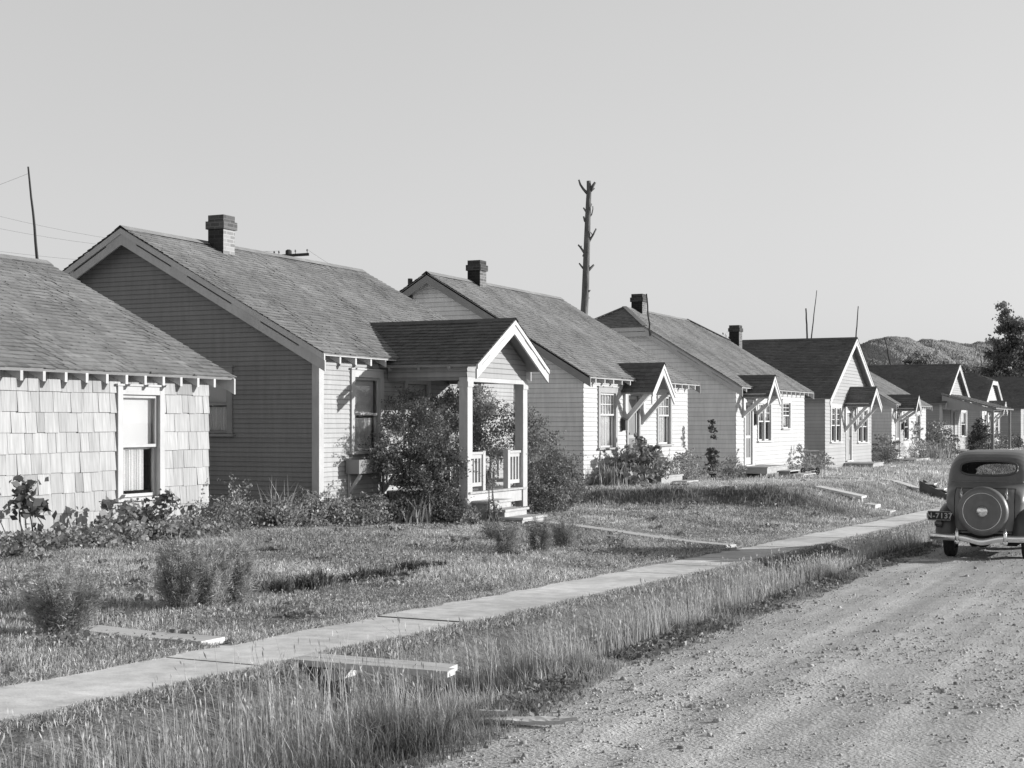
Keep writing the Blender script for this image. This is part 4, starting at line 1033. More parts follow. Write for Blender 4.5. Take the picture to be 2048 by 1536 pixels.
mb = MB(); mb.tube([(-28,41.3,-.4),(-28,41.3,7.1),(-28,41.3,7.34),(-28,41.3,7.38)], [.14,.115,.11,.05], 10); mb.build('shaft', M['pole'], up)
ax_ = Vector((.9035,.4286,.06)); pc = Vector((-28.03,41.15,7.16)); mb = MB(); mb.beam(pc-ax_*.42, pc+ax_*.80, .09, .09); mb.build('cross_arm', M['pole'], up)
ends = []
for t_ in (-.38,-.22,.34,.74):
    mb = MB(); p = pc+ax_*t_; mb.tube([p+Vector((0,0,.03)),p+Vector((0,0,.10)),p+Vector((0,0,.12)),p+Vector((0,0,.18))],[.012,.012,.03,.02],8); mb.build('insulator', M['wire'], up); ends.append(p+Vector((0,0,.17)))
def wire(label, a, b, sag, r=.0035):
    a = Vector(a); b = Vector(b); mb = MB()
    mb.tube([a.lerp(b,i/16)-Vector((0,0,sag*4*(i/16)*(1-i/16))) for i in range(17)], r, 5, cap=False)
    return tag(mb.build('overhead_wire', M['wire']), label, 'wire', 'overhead wires')
wire('uppermost overhead wire left of the big gable', ends[0], (-34.6,30.5,8.45), .5)
wire('middle overhead wire left of the big gable', ends[1], (-34.7,30.6,7.95), .5)
wire('lowest overhead wire left of the big gable', pc-ax_*.1-Vector((0,0,.3)), (-34.9,30.6,7.05), .35)
wire('wire sagging from the utility pole to the second white bungalow', ends[3], (-18.4,31.9,4.75), .12, .0035)
wire('guy wire dropping left from the crooked thin pole', (-16.80,17.50,5.45), (-17.35,14.6,4.15), .03, .003)
mb = MB(); mb.tube([(-18.0,31.95,4.6),(-18.0,31.95,5.13)], .06, 8); mb.build('vent_pipe', M['iron'], r3)
SZ = 62.6
def sgp(zx, zy, dz=0):
    px = 1060+zx/5.12; py = 340+zy/5.12; z = SZ+dz; l = (px-1024)/2900*z
    return (-.4286*z+.9035*l, .9035*z+.4286*l, 1.5+(845-py)*z/2900)
snag = thing('dead_tree', 'tall topped dead tree trunk with lopped branch stubs standing above the roofs', 'tree', (-24.6,57.6,-.4))
mb = MB()
mb.tube([(-24.6,57.6,-.6),(-24.35,57.75,3.5),sgp(556,1450),sgp(565,1300),sgp(572,1100),sgp(577,950),sgp(585,700),sgp(592,500),sgp(600,300),sgp(605,200),sgp(601,112)], [.25,.20,.165,.158,.15,.145,.135,.125,.112,.105,.09], 14)
mb.build('trunk', M['snag'], snag, smooth=True)
for pts, r in (([(585,240),(545,195),(515,150),(500,100)],.05),([(615,215),(640,170),(668,125)],.07),([(615,225),(645,200),(662,188)],.035),([(605,385),(628,345)],.06),([(605,490),(632,455),(645,400),(643,370)],.025),([(588,440),(565,415),(546,385)],.04),([(585,550),(560,520),(548,475)],.045),([(595,750),(620,705),(648,660),(678,600)],.045),([(640,665),(620,636)],.02),([(570,870),(540,825),(515,790),(493,766)],.045),([(565,1030),(530,990),(503,955)],.04),([(580,1045),(615,1010),(655,970)],.06),([(575,1270),(600,1248),(618,1230)],.035),([(575,1330),(606,1306)],.04),([(560,850),(540,885)],.04),([(516,792),(532,775)],.015)):
    mb = MB(); n_ = len(pts); dd = R.uniform(-.15,.15)
    mb.tube([sgp(a,b,dd*i/n_) for i,(a,b) in enumerate(pts)], [lerp(r*1.3,r*.75,i/(n_-1)) for i in range(n_)], 7); mb.build('branch_stub', M['snag'], snag, smooth=True)

# ------------------------------------------------------------------ vegetation builders
def leaves_arr(P_, size, rng, flat=0.0, aspect=.55, droop=0.0):
    """rhombus leaves: returns V (n*4,3)"""
    n = len(P_); size = np.broadcast_to(size, (n,))
    d = rng.normal(size=(n,3)); d[:,2] -= droop; d /= np.linalg.norm(d,axis=1)[:,None]
    e = rng.normal(size=(n,3)); e[:,2] *= (1-flat); e -= (e*d).sum(1)[:,None]*d; e /= np.linalg.norm(e,axis=1)[:,None]
    s = size[:,None]; nn = np.cross(d, e)
    a = P_ - d*s*.5; b = P_ + e*s*aspect*.5 + nn*s*.08; c_ = P_ + d*s*.5; f = P_ - e*s*aspect*.5 + nn*s*.08
    return np.stack([a,b,c_,f],1).reshape(-1,3)
def clumpy(ells, n, rng, nclump=60, sig=.10, shell=.55):
    """points in clumps inside a set of ellipsoids (cx,cy,cz,rx,ry,rz)"""
    E_ = np.array(ells, float); vol = (E_[:,3]*E_[:,4]*E_[:,5])**.75; pick = rng.choice(len(E_), nclump, p=vol/vol.sum())
    u = rng.normal(size=(nclump,3)); u /= np.linalg.norm(u,axis=1)[:,None]; r = shell + (1-shell)*rng.random(nclump)**.7
    cc = E_[pick,:3] + u*r[:,None]*E_[pick,3:]
    wt = rng.random(nclump)+.3; k = rng.choice(nclump, n, p=wt/wt.sum())
    return cc[k] + rng.normal(size=(n,3))*sig*np.array([1,1,.8]), cc, k
def bush(name, label, cat, loc, ells, n, size, m='leaf', nclump=60, sig=.10, stems=6, seed=1, group=None, shell=.5, aspect=.55, flat=0, floor_=True, tonevar=.3, sprays=0, stemr=.012):
    rng = np.random.default_rng(seed); t = thing(name, label, cat, loc, group)
    P_, cc, k = clumpy(ells, n, rng, nclump, sig, shell)
    if sprays:   # arching shoots that break the outline
        E_ = np.array(ells, float); add = []
        for i in range(sprays):
            e = E_[rng.integers(len(E_))]; u = rng.normal(size=3); u[2] = abs(u[2])*.8+.1; u /= np.linalg.norm(u); p0 = e[:3]+u*e[3:]*.85
            L_ = rng.uniform(.2,.5)
            q = np.linspace(0,1,26)[:,None]; arc = p0 + u*L_*q + np.array([0,0,-.35])*L_*q*q
            add.append(arc + rng.normal(size=arc.shape)*.018)
        P_ = np.concatenate([P_]+add); k = np.concatenate([k, rng.integers(0, nclump, len(P_)-len(k))])
    if floor_:
        zg = gz(P_[:,0], P_[:,1]); P_[:,2] = np.maximum(P_[:,2], zg+.02+rng.random(len(P_))*.05)
    sz_ = size*rng.uniform(.6,1.35,len(P_))
    V = leaves_arr(P_, sz_, rng, flat, aspect); q = np.arange(len(V)).reshape(-1,4)
    ct = 1+tonevar*(rng.random(nclump)*2-1); tone = ct[k]*rng.uniform(.65,1.35,len(P_))
    np_obj('foliage', V, q, None, tone, M[m], t)
    if stems:
        mb = MB(); L0 = Vector(loc)
        for i in range(stems):
            e = cc[rng.integers(len(cc))]; b0 = L0 + Vector((rng.normal()*.10, rng.normal()*.10, -.05)); b1 = Vector(e); mid = b0.lerp(b1,.5)+Vector((rng.normal()*.06,rng.normal()*.06,.05))
            mb.tube([b0, mid, b1], [stemr, stemr*.8, stemr*.4], 5)
        mb.build('stem', M['stem'], t)
    return t
def blades(P_, h, w, rng, lean=.25, wind=(0,0), tone=None):
    """bent grass blades: 5 verts, one quad and one tri each"""
    n = len(P_); a = rng.random(n)*2*PI; wx, wy = np.cos(a)*w/2, np.sin(a)*w/2
    la = rng.random(n)*2*PI; lm = np.abs(rng.normal(size=n))*lean
    lx = np.cos(la)*lm*h + wind[0]*h; ly = np.sin(la)*lm*h + wind[1]*h
    z = np.zeros(n)
    b0 = P_ + np.stack([-wx,-wy,z],1); b1 = P_ + np.stack([wx,wy,z],1)
    mid = P_ + np.stack([lx*.35, ly*.35, h*.58],1); m0 = mid - np.stack([wx*.8,wy*.8,z],1); m1 = mid + np.stack([wx*.8,wy*.8,z],1)
    tip = P_ + np.stack([lx, ly, h*np.clip(1-lm*.35,.3,1)],1)
    V = np.stack([b0,b1,m1,m0,tip],1).reshape(-1,3); i = np.arange(n)*5
    q = np.stack([i,i+1,i+2,i+3],1); t3 = np.stack([i+3,i+2,i+4],1)
    return V, q, t3
def tuft(name, label, cat, loc, n, h, w, lean, m, seed, group=None, spread=.08, wind=(0,0)):
    rng = np.random.default_rng(seed); P_ = np.array(loc) + np.stack([rng.normal(size=n)*spread, rng.normal(size=n)*spread, np.zeros(n)-.02],1)
    V, q, t3 = blades(P_, h*rng.uniform(.5,1.1,n), w, rng, lean, wind); tn = rng.uniform(.6,1.3,n)
    t = thing(name, label, cat, loc, group); np_obj('foliage', V, q, t3, np.concatenate([tn,tn]), M[m], t); return t
def feathery(label, loc, h, r, n, seed, group, m='leaf_lt'):
    """bushy plant of many fine upright shoots with threadlike leaves"""
    rng = np.random.default_rng(seed); t = thing('feathery_shrub', label, 'shrub', loc, group)
    ns = 34; L0 = np.array(loc); a = rng.random(ns)*2*PI; rad = r*np.sqrt(rng.random(ns)); hh = h*(1-.45*(rad/r)**2)*rng.uniform(.6,1.15,ns)
    tip = L0 + np.stack([np.cos(a)*rad, np.sin(a)*rad, hh],1); base = L0 + np.stack([np.cos(a)*rad*.25, np.sin(a)*rad*.25, -.02+0*a],1)
    mb = MB()
    for i in range(ns):
        if i % 3 == 0: mb.tube([tuple(base[i]), tuple(base[i]*.5+tip[i]*.5 + np.array([0,0,.04])), tuple(tip[i])], [.006,.0045,.002], 4)
    mb.build('stem', M['stem'], t)
    k = rng.integers(0, ns, n); f = rng.random(n)**.75
    P_ = base[k]*(1-f[:,None]) + tip[k]*f[:,None] + rng.normal(size=(n,3))*np.array([.034,.034,.03])*(1.45-f[:,None])
    out = P_ - L0; out[:,2] = 0; out /= (np.linalg.norm(out,axis=1)[:,None]+1e-6)
    L_ = rng.uniform(.025,.075,n); d = out*rng.uniform(.2,1.2,n)[:,None] + rng.normal(size=(n,3))*.55; d[:,2] += .55; d /= np.linalg.norm(d,axis=1)[:,None]
    sd = np.cross(d, rng.normal(size=(n,3))); sd /= np.linalg.norm(sd,axis=1)[:,None]; w = .0036
    V = np.stack([P_-sd*w, P_+sd*w, P_+d*L_[:,None]],1).reshape(-1,3); tr = np.arange(len(V)).reshape(-1,3)
    ct = rng.uniform(.65,1.6,ns)
    np_obj('foliage', V, None, tr, ct[k]*rng.uniform(.7,1.3,n), M[m], t); return t

# ------------------------------------------------------------------ shrubs and beds
def at(x, y, dz=0): return (x, y, g1(x, y)+dz)
feathery('feathery shrub nearest the camera, beside the timber edging', at(-7.75,8.45), .60, .30, 9000, 31, 'feathery shrubs on the near lawn')
feathery('left and darkest of the feathery shrubs standing together in the near lawn', at(-7.98,10.1), .68, .21, 7500, 32, 'feathery shrubs on the near lawn', 'leaf')
feathery('middle feathery shrub of the clump in the near lawn', at(-7.90,10.42), .66, .24, 8000, 33, 'feathery shrubs on the near lawn')
feathery('right feathery shrub of the clump in the near lawn, dark on its right side', at(-7.82,10.72), .62, .18, 6000, 34, 'feathery shrubs on the near lawn')
feathery('leftmost tall wispy shrub of the four in front of the rose porch', at(-9.3,19.0), .34, .22, 2400, 35, 'feathery shrubs before the rose porch', 'leaf')
feathery('low dark shrub of the four in front of the rose porch', at(-8.25,17.25), .44, .21, 5000, 36, 'feathery shrubs before the rose porch', 'leaf')
feathery('tallest dark cone shaped shrub of the four in front of the rose porch', at(-8.15,18.05), .54, .19, 5500, 37, 'feathery shrubs before the rose porch', 'leaf')
feathery('rightmost shrub of the four in front of the rose porch', at(-8.40,19.55), .42, .22, 4200, 38, 'feathery shrubs before the rose porch', 'leaf')
rr = random.Random(5)
for i in range(9):
    f = i/8; x = lerp(-8.10,-8.22,f)+rr.uniform(-.05,.05); y = lerp(11.75,15.3,f)+rr.uniform(-.1,.1)
    tuft('border_tuft', ['leftmost','second from left','third from left','fourth from left','middle','fourth from right','third from right','second from right','rightmost'][i if i < 4 else (i if i > 4 else 4)]+' dark spiky tuft of the row edging the near lawn', 'plant', at(x,y), 170, .19+rr.uniform(-.05,.04), .014, .9, 'leaf_dk', 50+i, 'border tufts in a row', spread=.055)
# bed along the shake wall
def bed(name, label, x0, x1, y0, y1, n, hmax, size, m, seed, flat=.75, cl=60, sig=.07, asp=.95):
    rng = np.random.default_rng(seed); cx = x0+(x1-x0)*rng.random(cl); cy = y0+(y1-y0)*rng.random(cl); ch = hmax*rng.uniform(.25,1,cl)
    k = rng.integers(0, cl, n); P_ = np.stack([cx[k]+rng.normal(size=n)*sig*1.4, cy[k]+rng.normal(size=n)*sig*1.4, 0*k],1)
    P_[:,2] = gz(P_[:,0],P_[:,1]) + ch[k]*rng.random(n)**.6+.02
    V = leaves_arr(P_, size*rng.uniform(.5,1.3,n), rng, flat, asp); t = thing(name, label, 'flower bed', (x0/2+x1/2, y0/2+y1/2, g1(x0/2+x1/2,y0/2+y1/2)))
    ct = rng.uniform(.6,1.35,cl)
    f = np_obj('foliage', V, np.arange(len(V)).reshape(-1,4), None, ct[k]*rng.uniform(.7,1.3,n), M[m], t); f['kind'] = 'stuff'
    return t
bed('nasturtium_bed', 'dense low bed of round leaves along the foot of the shake wall', -13.2, -12.45, 11.5, 17.0, 8500, .31, .06, 'leaf_lt', 61, flat=.45, cl=130)
bed('flower_bed', 'tangled weedy flower bed along the shaded side and front corner of the drab house', -13.3, -12.4, 17.9, 22.4, 8000, .46, .05, 'leaf', 62, flat=.3, cl=110)
bush('tall_weed', 'tall large leaved weed at the left against the shake wall', 'plant', at(-12.9,13.55), [(-12.9,13.5,.35,.12,.18,.30),(-12.92,13.42,.62,.08,.16,.18),(-12.9,13.62,.08,.2,.25,.2)], 190, .13, 'leaf_dk', 22, .07, 4, 63, aspect=.62)
bush('tall_weed', 'slim single stemmed sunflower like weed left of the shake house window', 'plant', at(-12.85,14.75), [(-12.85,14.75,.15,.10,.10,.22),(-12.85,14.78,.42,.04,.05,.10)], 70, .12, 'leaf', 9, .04, 3, 64, aspect=.8)
bush('tall_weed', 'short leafy weed just left of the shake house window sill', 'plant', at(-12.8,15.1), [(-12.8,15.12,.25,.12,.12,.26)], 100, .11, 'leaf', 12, .06, 3, 65, aspect=.7)
bush('tall_weed', 'bushy weed with pale bloom under the shake house window', 'plant', at(-12.85,15.85), [(-12.85,15.7,.22,.16,.22,.24),(-12.85,16.05,.42,.12,.2,.16)], 330, .085, 'leaf_dk', 26, .06, 5, 66, aspect=.7)
bush('shrub', 'small leaved shrub at the corner of the shake house', 'shrub', at(-12.9,17.6), [(-12.9,17.5,.12,.3,.36,.36),(-12.95,17.9,.2,.22,.22,.38)], 1500, .05, 'leaf', 40, .07, 6, 67, sprays=10)
tuft('iris_clump', 'clump of long arching strap leaves beside the shake house corner', 'plant', at(-12.75,18.6), 60, .85, .035, .85, 'leaf_lt', 68, spread=.09)
bush('flowering_stalks', 'pale flowering stalks against the foundation of the drab house', 'plant', at(-12.7,19.5), [(-12.7,19.2,.05,.18,.4,.30),(-12.7,19.75,.12,.16,.35,.34)], 1500, .045, 'leaf_lt', 46, .05, 8, 69, sprays=14)
bush('shrub', 'shadowed dark shrub in front of the foundation of the drab house', 'shrub', at(-13.0,19.6), [(-13.05,19.7,.10,.18,.5,.32)], 900, .05, 'leaf_dk', 26, .06, 4, 70)
bush('shrub', 'low leafy shrub at the front corner board of the drab house', 'shrub', at(-12.6,20.9), [(-12.6,20.8,-.05,.25,.5,.26),(-12.6,21.4,-.05,.25,.4,.3)], 2000, .05, 'leaf', 50, .07, 5, 71, sprays=10)
tuft('lupin_clump', 'group of upright pale spikes below the flower box', 'plant', at(-12.2,21.9), 70, .55, .03, .25, 'leaf_lt', 72, spread=.18)
# roses on the porch
bush('climbing_rose', 'great dark rose bush burying the left side of the porch and its railing', 'shrub', at(-12.2,22.75),
     [(-12.7,22.2,1.05,.36,.40,.66),(-12.35,22.35,.35,.48,.46,.66),(-12.0,22.55,-.02,.44,.34,.38),(-12.9,22.75,1.62,.26,.40,.46),(-12.0,22.6,.62,.30,.24,.58),(-12.8,21.9,.85,.22,.28,.34),(-12.5,22.65,1.35,.30,.30,.55),(-12.3,22.2,.0,.4,.4,.4)], 24000, .046, 'leaf_md', 230, .085, 14, 73, sprays=130)
bush('climbing_rose', 'rose climbing up behind the porch railing, sunlit between the two posts', 'shrub', at(-12.6,25.0),
     [(-12.75,25.0,1.35,.30,.38,.66),(-12.6,25.25,.75,.36,.34,.68),(-12.9,25.5,1.85,.28,.48,.38),(-12.3,25.35,1.25,.26,.26,.66),(-12.85,24.65,1.75,.24,.34,.36),(-12.95,24.3,1.5,.18,.3,.4)], 16000, .046, 'leaf', 160, .08, 10, 74, sprays=80)
bush('rose_bush', 'rounded rose bush spilling from the right of the porch toward the white house', 'shrub', at(-12.0,26.6),
     [(-11.9,26.0,.85,.44,.40,.82),(-11.9,26.7,.55,.52,.55,.80),(-12.0,27.5,.25,.48,.55,.66),(-11.85,25.62,1.45,.22,.22,.55),(-11.8,25.9,.0,.44,.44,.5),(-12.0,28.1,.0,.35,.4,.42),(-11.8,26.9,.05,.5,.8,.45)], 24000, .048, 'leaf_md', 230, .085, 12, 75, sprays=130)
bush('rose_shoots', 'thin bare rose canes standing in front of the porch opening', 'plant', at(-11.15,22.72),
     [(-11.2,22.8,.55,.08,.10,.55),(-11.15,22.70,.0,.16,.12,.2)], 300, .05, 'leaf', 34, .05, 9, 76, stemr=.012)
bush('shrub', 'low pale weeds around the foot of the porch steps', 'plant', at(-11.45,22.4), [(-11.45,22.4,-.2,.22,.22,.22)], 600, .05, 'leaf_lt', 36, .07, 4, 77, sprays=8)
# house 3 plants
bush('leafy_bush', 'big broad leaved bush beneath the front window and door of the white hooded bungalow', 'shrub', at(-12.6,33.7),
     [(-12.6,33.55,.32,.5,.62,.55),(-12.6,34.2,.55,.42,.55,.50),(-12.6,34.75,.22,.42,.45,.45),(-12.6,33.1,.05,.4,.4,.38)], 2600, .13, 'leaf', 110, .09, 8, 78, aspect=.7, sprays=12)
bush('flowering_plants', 'tall pale flowers right of the white bungalow steps', 'plant', at(-12.7,38.4), [(-12.8,37.7,.25,.2,.6,.4),(-12.8,38.6,.28,.2,.6,.42),(-12.6,38.2,-.02,.3,1.0,.2)], 2300, .06, 'leaf_lt', 80, .07, 12, 79, sprays=40)
bush('hollyhock', 'single tall dark hollyhock spire at the far corner of the white hooded bungalow', 'plant', at(-12.6,39.9), [(-12.6,39.85,.45,.12,.16,.5),(-12.6,39.9,1.15,.08,.12,.5)], 520, .10, 'leaf_dk', 34, .045, 3, 80, aspect=.8)
bush('daisies', 'daisy clump with white heads before the gap between the two white bungalows', 'plant', at(-12.3,40.4), [(-12.3,40.2,.05,.3,.6,.35),(-12.2,40.7,.2,.25,.4,.35)], 1700, .055, 'leaf_lt', 50, .07, 8, 81, sprays=20)
tuft('weed_clump', 'grassy weeds at the near front corner of the white hooded bungalow', 'plant', at(-12.8,32.6), 130, .7, .03, .45, 'leaf_lt', 82, spread=.2)
# house 4-5 plants
bush('weed_clump', 'airy weeds at the far end of the white clipped gable bungalow', 'plant', at(-12.6,51.2), [(-12.9,50.9,-.15,.2,.7,.3),(-12.95,51.8,.15,.15,.4,.5)], 360, .07, 'leaf_lt', 50, .08, 10, 83, sprays=24)
bush('weed_clump', 'tall weeds in the gap before the grey gabled house', 'plant', at(-12.8,54.3), [(-13.0,54.3,-.1,.3,1.2,.4)], 600, .08, 'leaf_lt', 60, .1, 8, 84, sprays=20)
bush('shrub', 'bush in the gap right of the grey gabled house', 'shrub', at(-12.9,67.4), [(-13.0,67.0,.2,.5,.9,.75),(-12.9,68.0,-.1,.5,1.0,.45)], 2200, .10, 'leaf', 70, .12, 6, 85, sprays=16)
bush('tall_flowers', 'spindly tall flowers against the low white house front', 'plant', at(-12.6,74.5), [(-12.7,73.6,.6,.2,.6,.9),(-12.6,75.6,.0,.3,1.5,.55)], 900, .10, 'leaf_lt', 60, .10, 12, 86, sprays=26)
tuft('weed_clump', 'pale bladed plants on the low white house stoop', 'plant', at(-12.3,76.5), 120, 1.0, .05, .4, 'leaf_lt', 87, spread=.5)
bush('shrub', 'large loose shrub between the low white house and the shed porch house', 'shrub', at(-12.7,82.0), [(-12.8,81.2,.45,.7,1.2,1.05),(-12.7,83.0,.2,.6,1.2,.8)], 3000, .13, 'leaf', 90, .15, 6, 88, sprays=20)
bush('shrub', 'dark climbing shrub at the near corner of the shed porch', 'shrub', at(-11.0,84.9), [(-11.2,84.8,.3,.5,.7,.8),(-11.1,84.9,1.0,.35,.4,.7)], 2200, .12, 'leaf_dk', 60, .12, 5, 89, sprays=10)
bush('shrub', 'shrub behind the shed porch posts', 'shrub', at(-12.2,96.0), [(-12.3,96.0,.4,.6,1.0,1.0),(-12.2,98.5,.2,.6,1.6,.7)], 2400, .13, 'leaf', 60, .14, 5, 90, sprays=10)
bush('shrub', 'low hedge of small bushes in front of the far white house', 'shrub', at(-11.9,106.0), [(-12.0,104,.0,.5,2.0,.6),(-12.0,109,.0,.5,2.2,.6)], 2000, .14, 'leaf_dk', 60, .15, 5, 91)
# porch table on house 7
tb = thing('porch_bench', 'dark slatted bench on the shed roofed porch of the distant house', 'bench', (-11.2,87.3,-.12))
mb = MB(); mb.box(-11.4,-11.0,86.3,88.6,.30,.36); mb.build('seat', M['iron'], tb)
for yy in (86.35,87.4,88.5):
    mb = MB(); mb.box(-11.4,-11.34,yy,yy+.07,-.12,.95); mb.build('back_post', M['iron'], tb)
    mb = MB(); mb.box(-11.06,-11.0,yy,yy+.07,-.12,.30); mb.build('leg', M['iron'], tb)
mb = MB(); mb.box(-11.40,-11.35,86.3,88.6,.86,.96); mb.box(-11.40,-11.35,86.3,88.6,.6,.66); mb.build('backrest', M['iron'], tb)
# reel mower
mw = thing('reel_mower', 'push reel lawn mower left standing on the grass beside the clipped gable bungalow', 'lawn mower', at(-11.8,48.2))
mx, my, mz = -11.8, 48.2, g1(-11.8,48.2)+.04
fw = Vector((.9,.43,0)).normalized(); sd_ = Vector((-.43,.9,0)).normalized()
B0 = Vector((mx,my,mz))
axw = Vector((.75,.66,0)).normalized(); fwd = Vector((-.66,.75,0)).normalized()
for s in (-1,1):
    mb = MB(); mb.lathe(B0+axw*.27*s+Vector((0,0,.13)), axw, [(.10,-.02),(.13,-.02),(.13,.02),(.10,.02),(.10,-.02)], 20)
    for k in range(5):
        a = k*2*PI/5; mb.beam(B0+axw*.27*s+Vector((0,0,.13)), B0+axw*.27*s+Vector((0,0,.13))+fwd*.11*math.cos(a)+Vector((0,0,.11*math.sin(a))), .015,.012)
    mb.build('wheel', M['iron'], mw)
mb = MB()
for k in range(5):
    mb.tube([B0+axw*lerp(-.24,.24,q/8)+Vector((0,0,.13))+fwd*.085*math.cos(k*1.257+q*.12)+Vector((0,0,.085*math.sin(k*1.257+q*.12))) for q in range(9)], .012, 5)
mb.tube([B0-axw*.25+Vector((0,0,.21)), B0+axw*.25+Vector((0,0,.21))], .014, 6); mb.build('reel', M['iron'], mw)
mb = MB(); hb_ = B0+Vector((0,0,.14)); ht = B0-axw*.12-fwd*.25+Vector((0,0,.82))
mb.tube([hb_-axw*.22, B0.lerp(ht,.35)+Vector((0,0,.1)), ht], .014, 6); mb.tube([hb_+axw*.22, B0.lerp(ht,.35)+Vector((0,0,.1))], .012, 6); mb.tube([ht-axw*.32, ht+axw*.32], .018, 6); mb.build('handle', M['wood'], mw)
# loose pale stones
def rock(label, x, y, r, seed, cat='stone', z=None):
    rr = random.Random(seed); mb = MB(); z = g1(x,y) if z is None else z; rows = []
    for i in range(7):
        a = PI*i/6; rows.append([(x+r*math.sin(a)*math.cos(b*PI/4)*rr.uniform(.6,1.25), y+r*math.sin(a)*math.sin(b*PI/4)*rr.uniform(.6,1.25), z+r*.12+r*.5*math.cos(a)*rr.uniform(.75,1.1)) for b in range(8)])
    for q in rows: q.append(q[0])
    mb.grid(rows); return tag(mb.build('stone', M['stone']), label, cat)
rock('pale stone in the grass edge where the car shadow meets the sidewalk', -6.75, 17.2, .075, 3)
rock('pale boulder on the lawn before the clipped gable bungalow', -10.2, 41.0, .16, 4)
rock('flat stone lying at the end of the plank path by the sidewalk', -6.35, 21.2, .13, 6)
for lb, px_, py_, r_ in (('largest dark stone on the gravel road right of the broken boards', -2.75, 8.35, .035), ('pale rounded stone on the gravel near the grass edge', -3.3, 8.75, .033), ('pale round stone alone on the gravel at lower centre', -2.45, 7.85, .03), ('lone grey stone at the lower right corner of the gravel road', -.75, 6.9, .03)):
    rock(lb, px_, py_, r_, int(r_*1e4), z=float(road_z(px_,py_)))

# ------------------------------------------------------------------ grass
def in_footprint(x, y):
    bad = np.zeros(len(x), bool)
    for (a,b) in ((9.6,17.5),(20.5,28.1),(32,39.8),(44.6,53.4),(56.7,65.6),(70.3,79.9),(85.2,95),(102,111.5)): bad |= (x < XW-.02) & (y > a) & (y < b)
    bad |= (x > XW) & (x < -11.65) & (y > 22.85) & (y < 25.15)
    bad |= (x > -11.7) & (x < -10.55) & (y > 22.86) & (y < 23.9)
    bad |= (x > XW) & (x < -12.3) & (((y > 45) & (y < 47.6)) | ((y > 35) & (y < 36.7)) | ((y > 60) & (y < 62.2)) | ((y > 71) & (y < 75)))
    # plank paths
    def seg(ax,ay,bx,by,w):
        t = np.clip(((x-ax)*(bx-ax)+(y-ay)*(by-ay))/((bx-ax)**2+(by-ay)**2),0,1); return np.hypot(x-ax-t*(bx-ax), y-ay-t*(by-ay)) < w
    bad |= seg(-8.6,8.77,-6.48,8.62,.13) | seg(-10.6,23.2,-6.5,21.55,.10) | seg(-12,46.6,-7.6,45.1,.17) | seg(-5.5,8.25,-4.2,8.36,.17)
    return bad
def scatter(n, x0, x1, y0, y1, rng, ypow=1.0):
    return x0 + (x1-x0)*rng.random(n), y0 + (y1-y0)*rng.random(n)**ypow
def lawn(name, parts, m, seed):
    rng = np.random.default_rng(seed); Vs, Qs, Ts, tq, tt = [], [], [], [], []; off = 0
    for (n, x0, x1, y0, y1, h, w, lean, yp, hv) in parts:
        x, y = scatter(n, x0, x1, y0, y1, rng, yp); keep = ~in_footprint(x, y)
        keep &= (x < SL + .03*rng.normal(size=n) - .01*0) | (x > SR - .02)
        dens = vnoise(x, y, .55, 31); keep &= rng.random(n) < .25 + 1.0*dens*(.5+.9*vnoise(x,y,.16,86))
        x, y = x[keep], y[keep]; k = len(x)
        patch = vnoise(x, y, 1.1, 32); fine = vnoise(x, y, .28, 33)
        hh = h*rng.uniform(.55,1.25,k)*(1-hv+2*hv*patch)
        # the bank between the two lots is rougher and darker
        yb = 30.3+(x+12.7)*.5; bank = np.exp(-((y-yb)/.45)**2)*(x < -7.3); hh *= 1+1.6*bank
        P_ = np.stack([x, y, gz(x,y)-.012],1)
        V, q, t3 = blades(P_, hh, w*rng.uniform(.7,1.3,k), rng, lean)
        tone = (.62+.38*patch+.40*(fine-.5))*(.80+.40*vnoise(x,y,2.6,85))*rng.uniform(.45,1.6,k)*(1-.4*bank)
        tone *= np.where(rng.random(k) < .10, 1.75, 1.0)
        Vs.append(V); Qs.append(q+off); Ts.append(t3+off); off += len(V); tone *= 1.5; tq.append(tone*.9); tt.append(tone*1.1)
    o = np_obj(name, np.concatenate(Vs), np.concatenate(Qs), np.concatenate(Ts), np.concatenate(tq+tt), m)
    return tag(o, kind='stuff')
o = lawn('lawn_grass', [(270000,-13.4,-6.36,4,14,.055,.0055,1.0,1,.55), (250000,-13.4,-6.36,13,26,.062,.0078,1.0,1,.55), (110000,-13.4,-6.38,25,45,.085,.013,.9,1,.5), (60000,-15,-6.38,44,70,.14,.022,.8,1,.35), (30000,-15,-6.3,69,120,.2,.05,.8,1,.3), (30000,-22,-13.3,12,60,.3,.03,.5,1,.3)], M['grass'], 41)
tag(o, 'short mown lawn grass in front of the bungalows', 'grass')
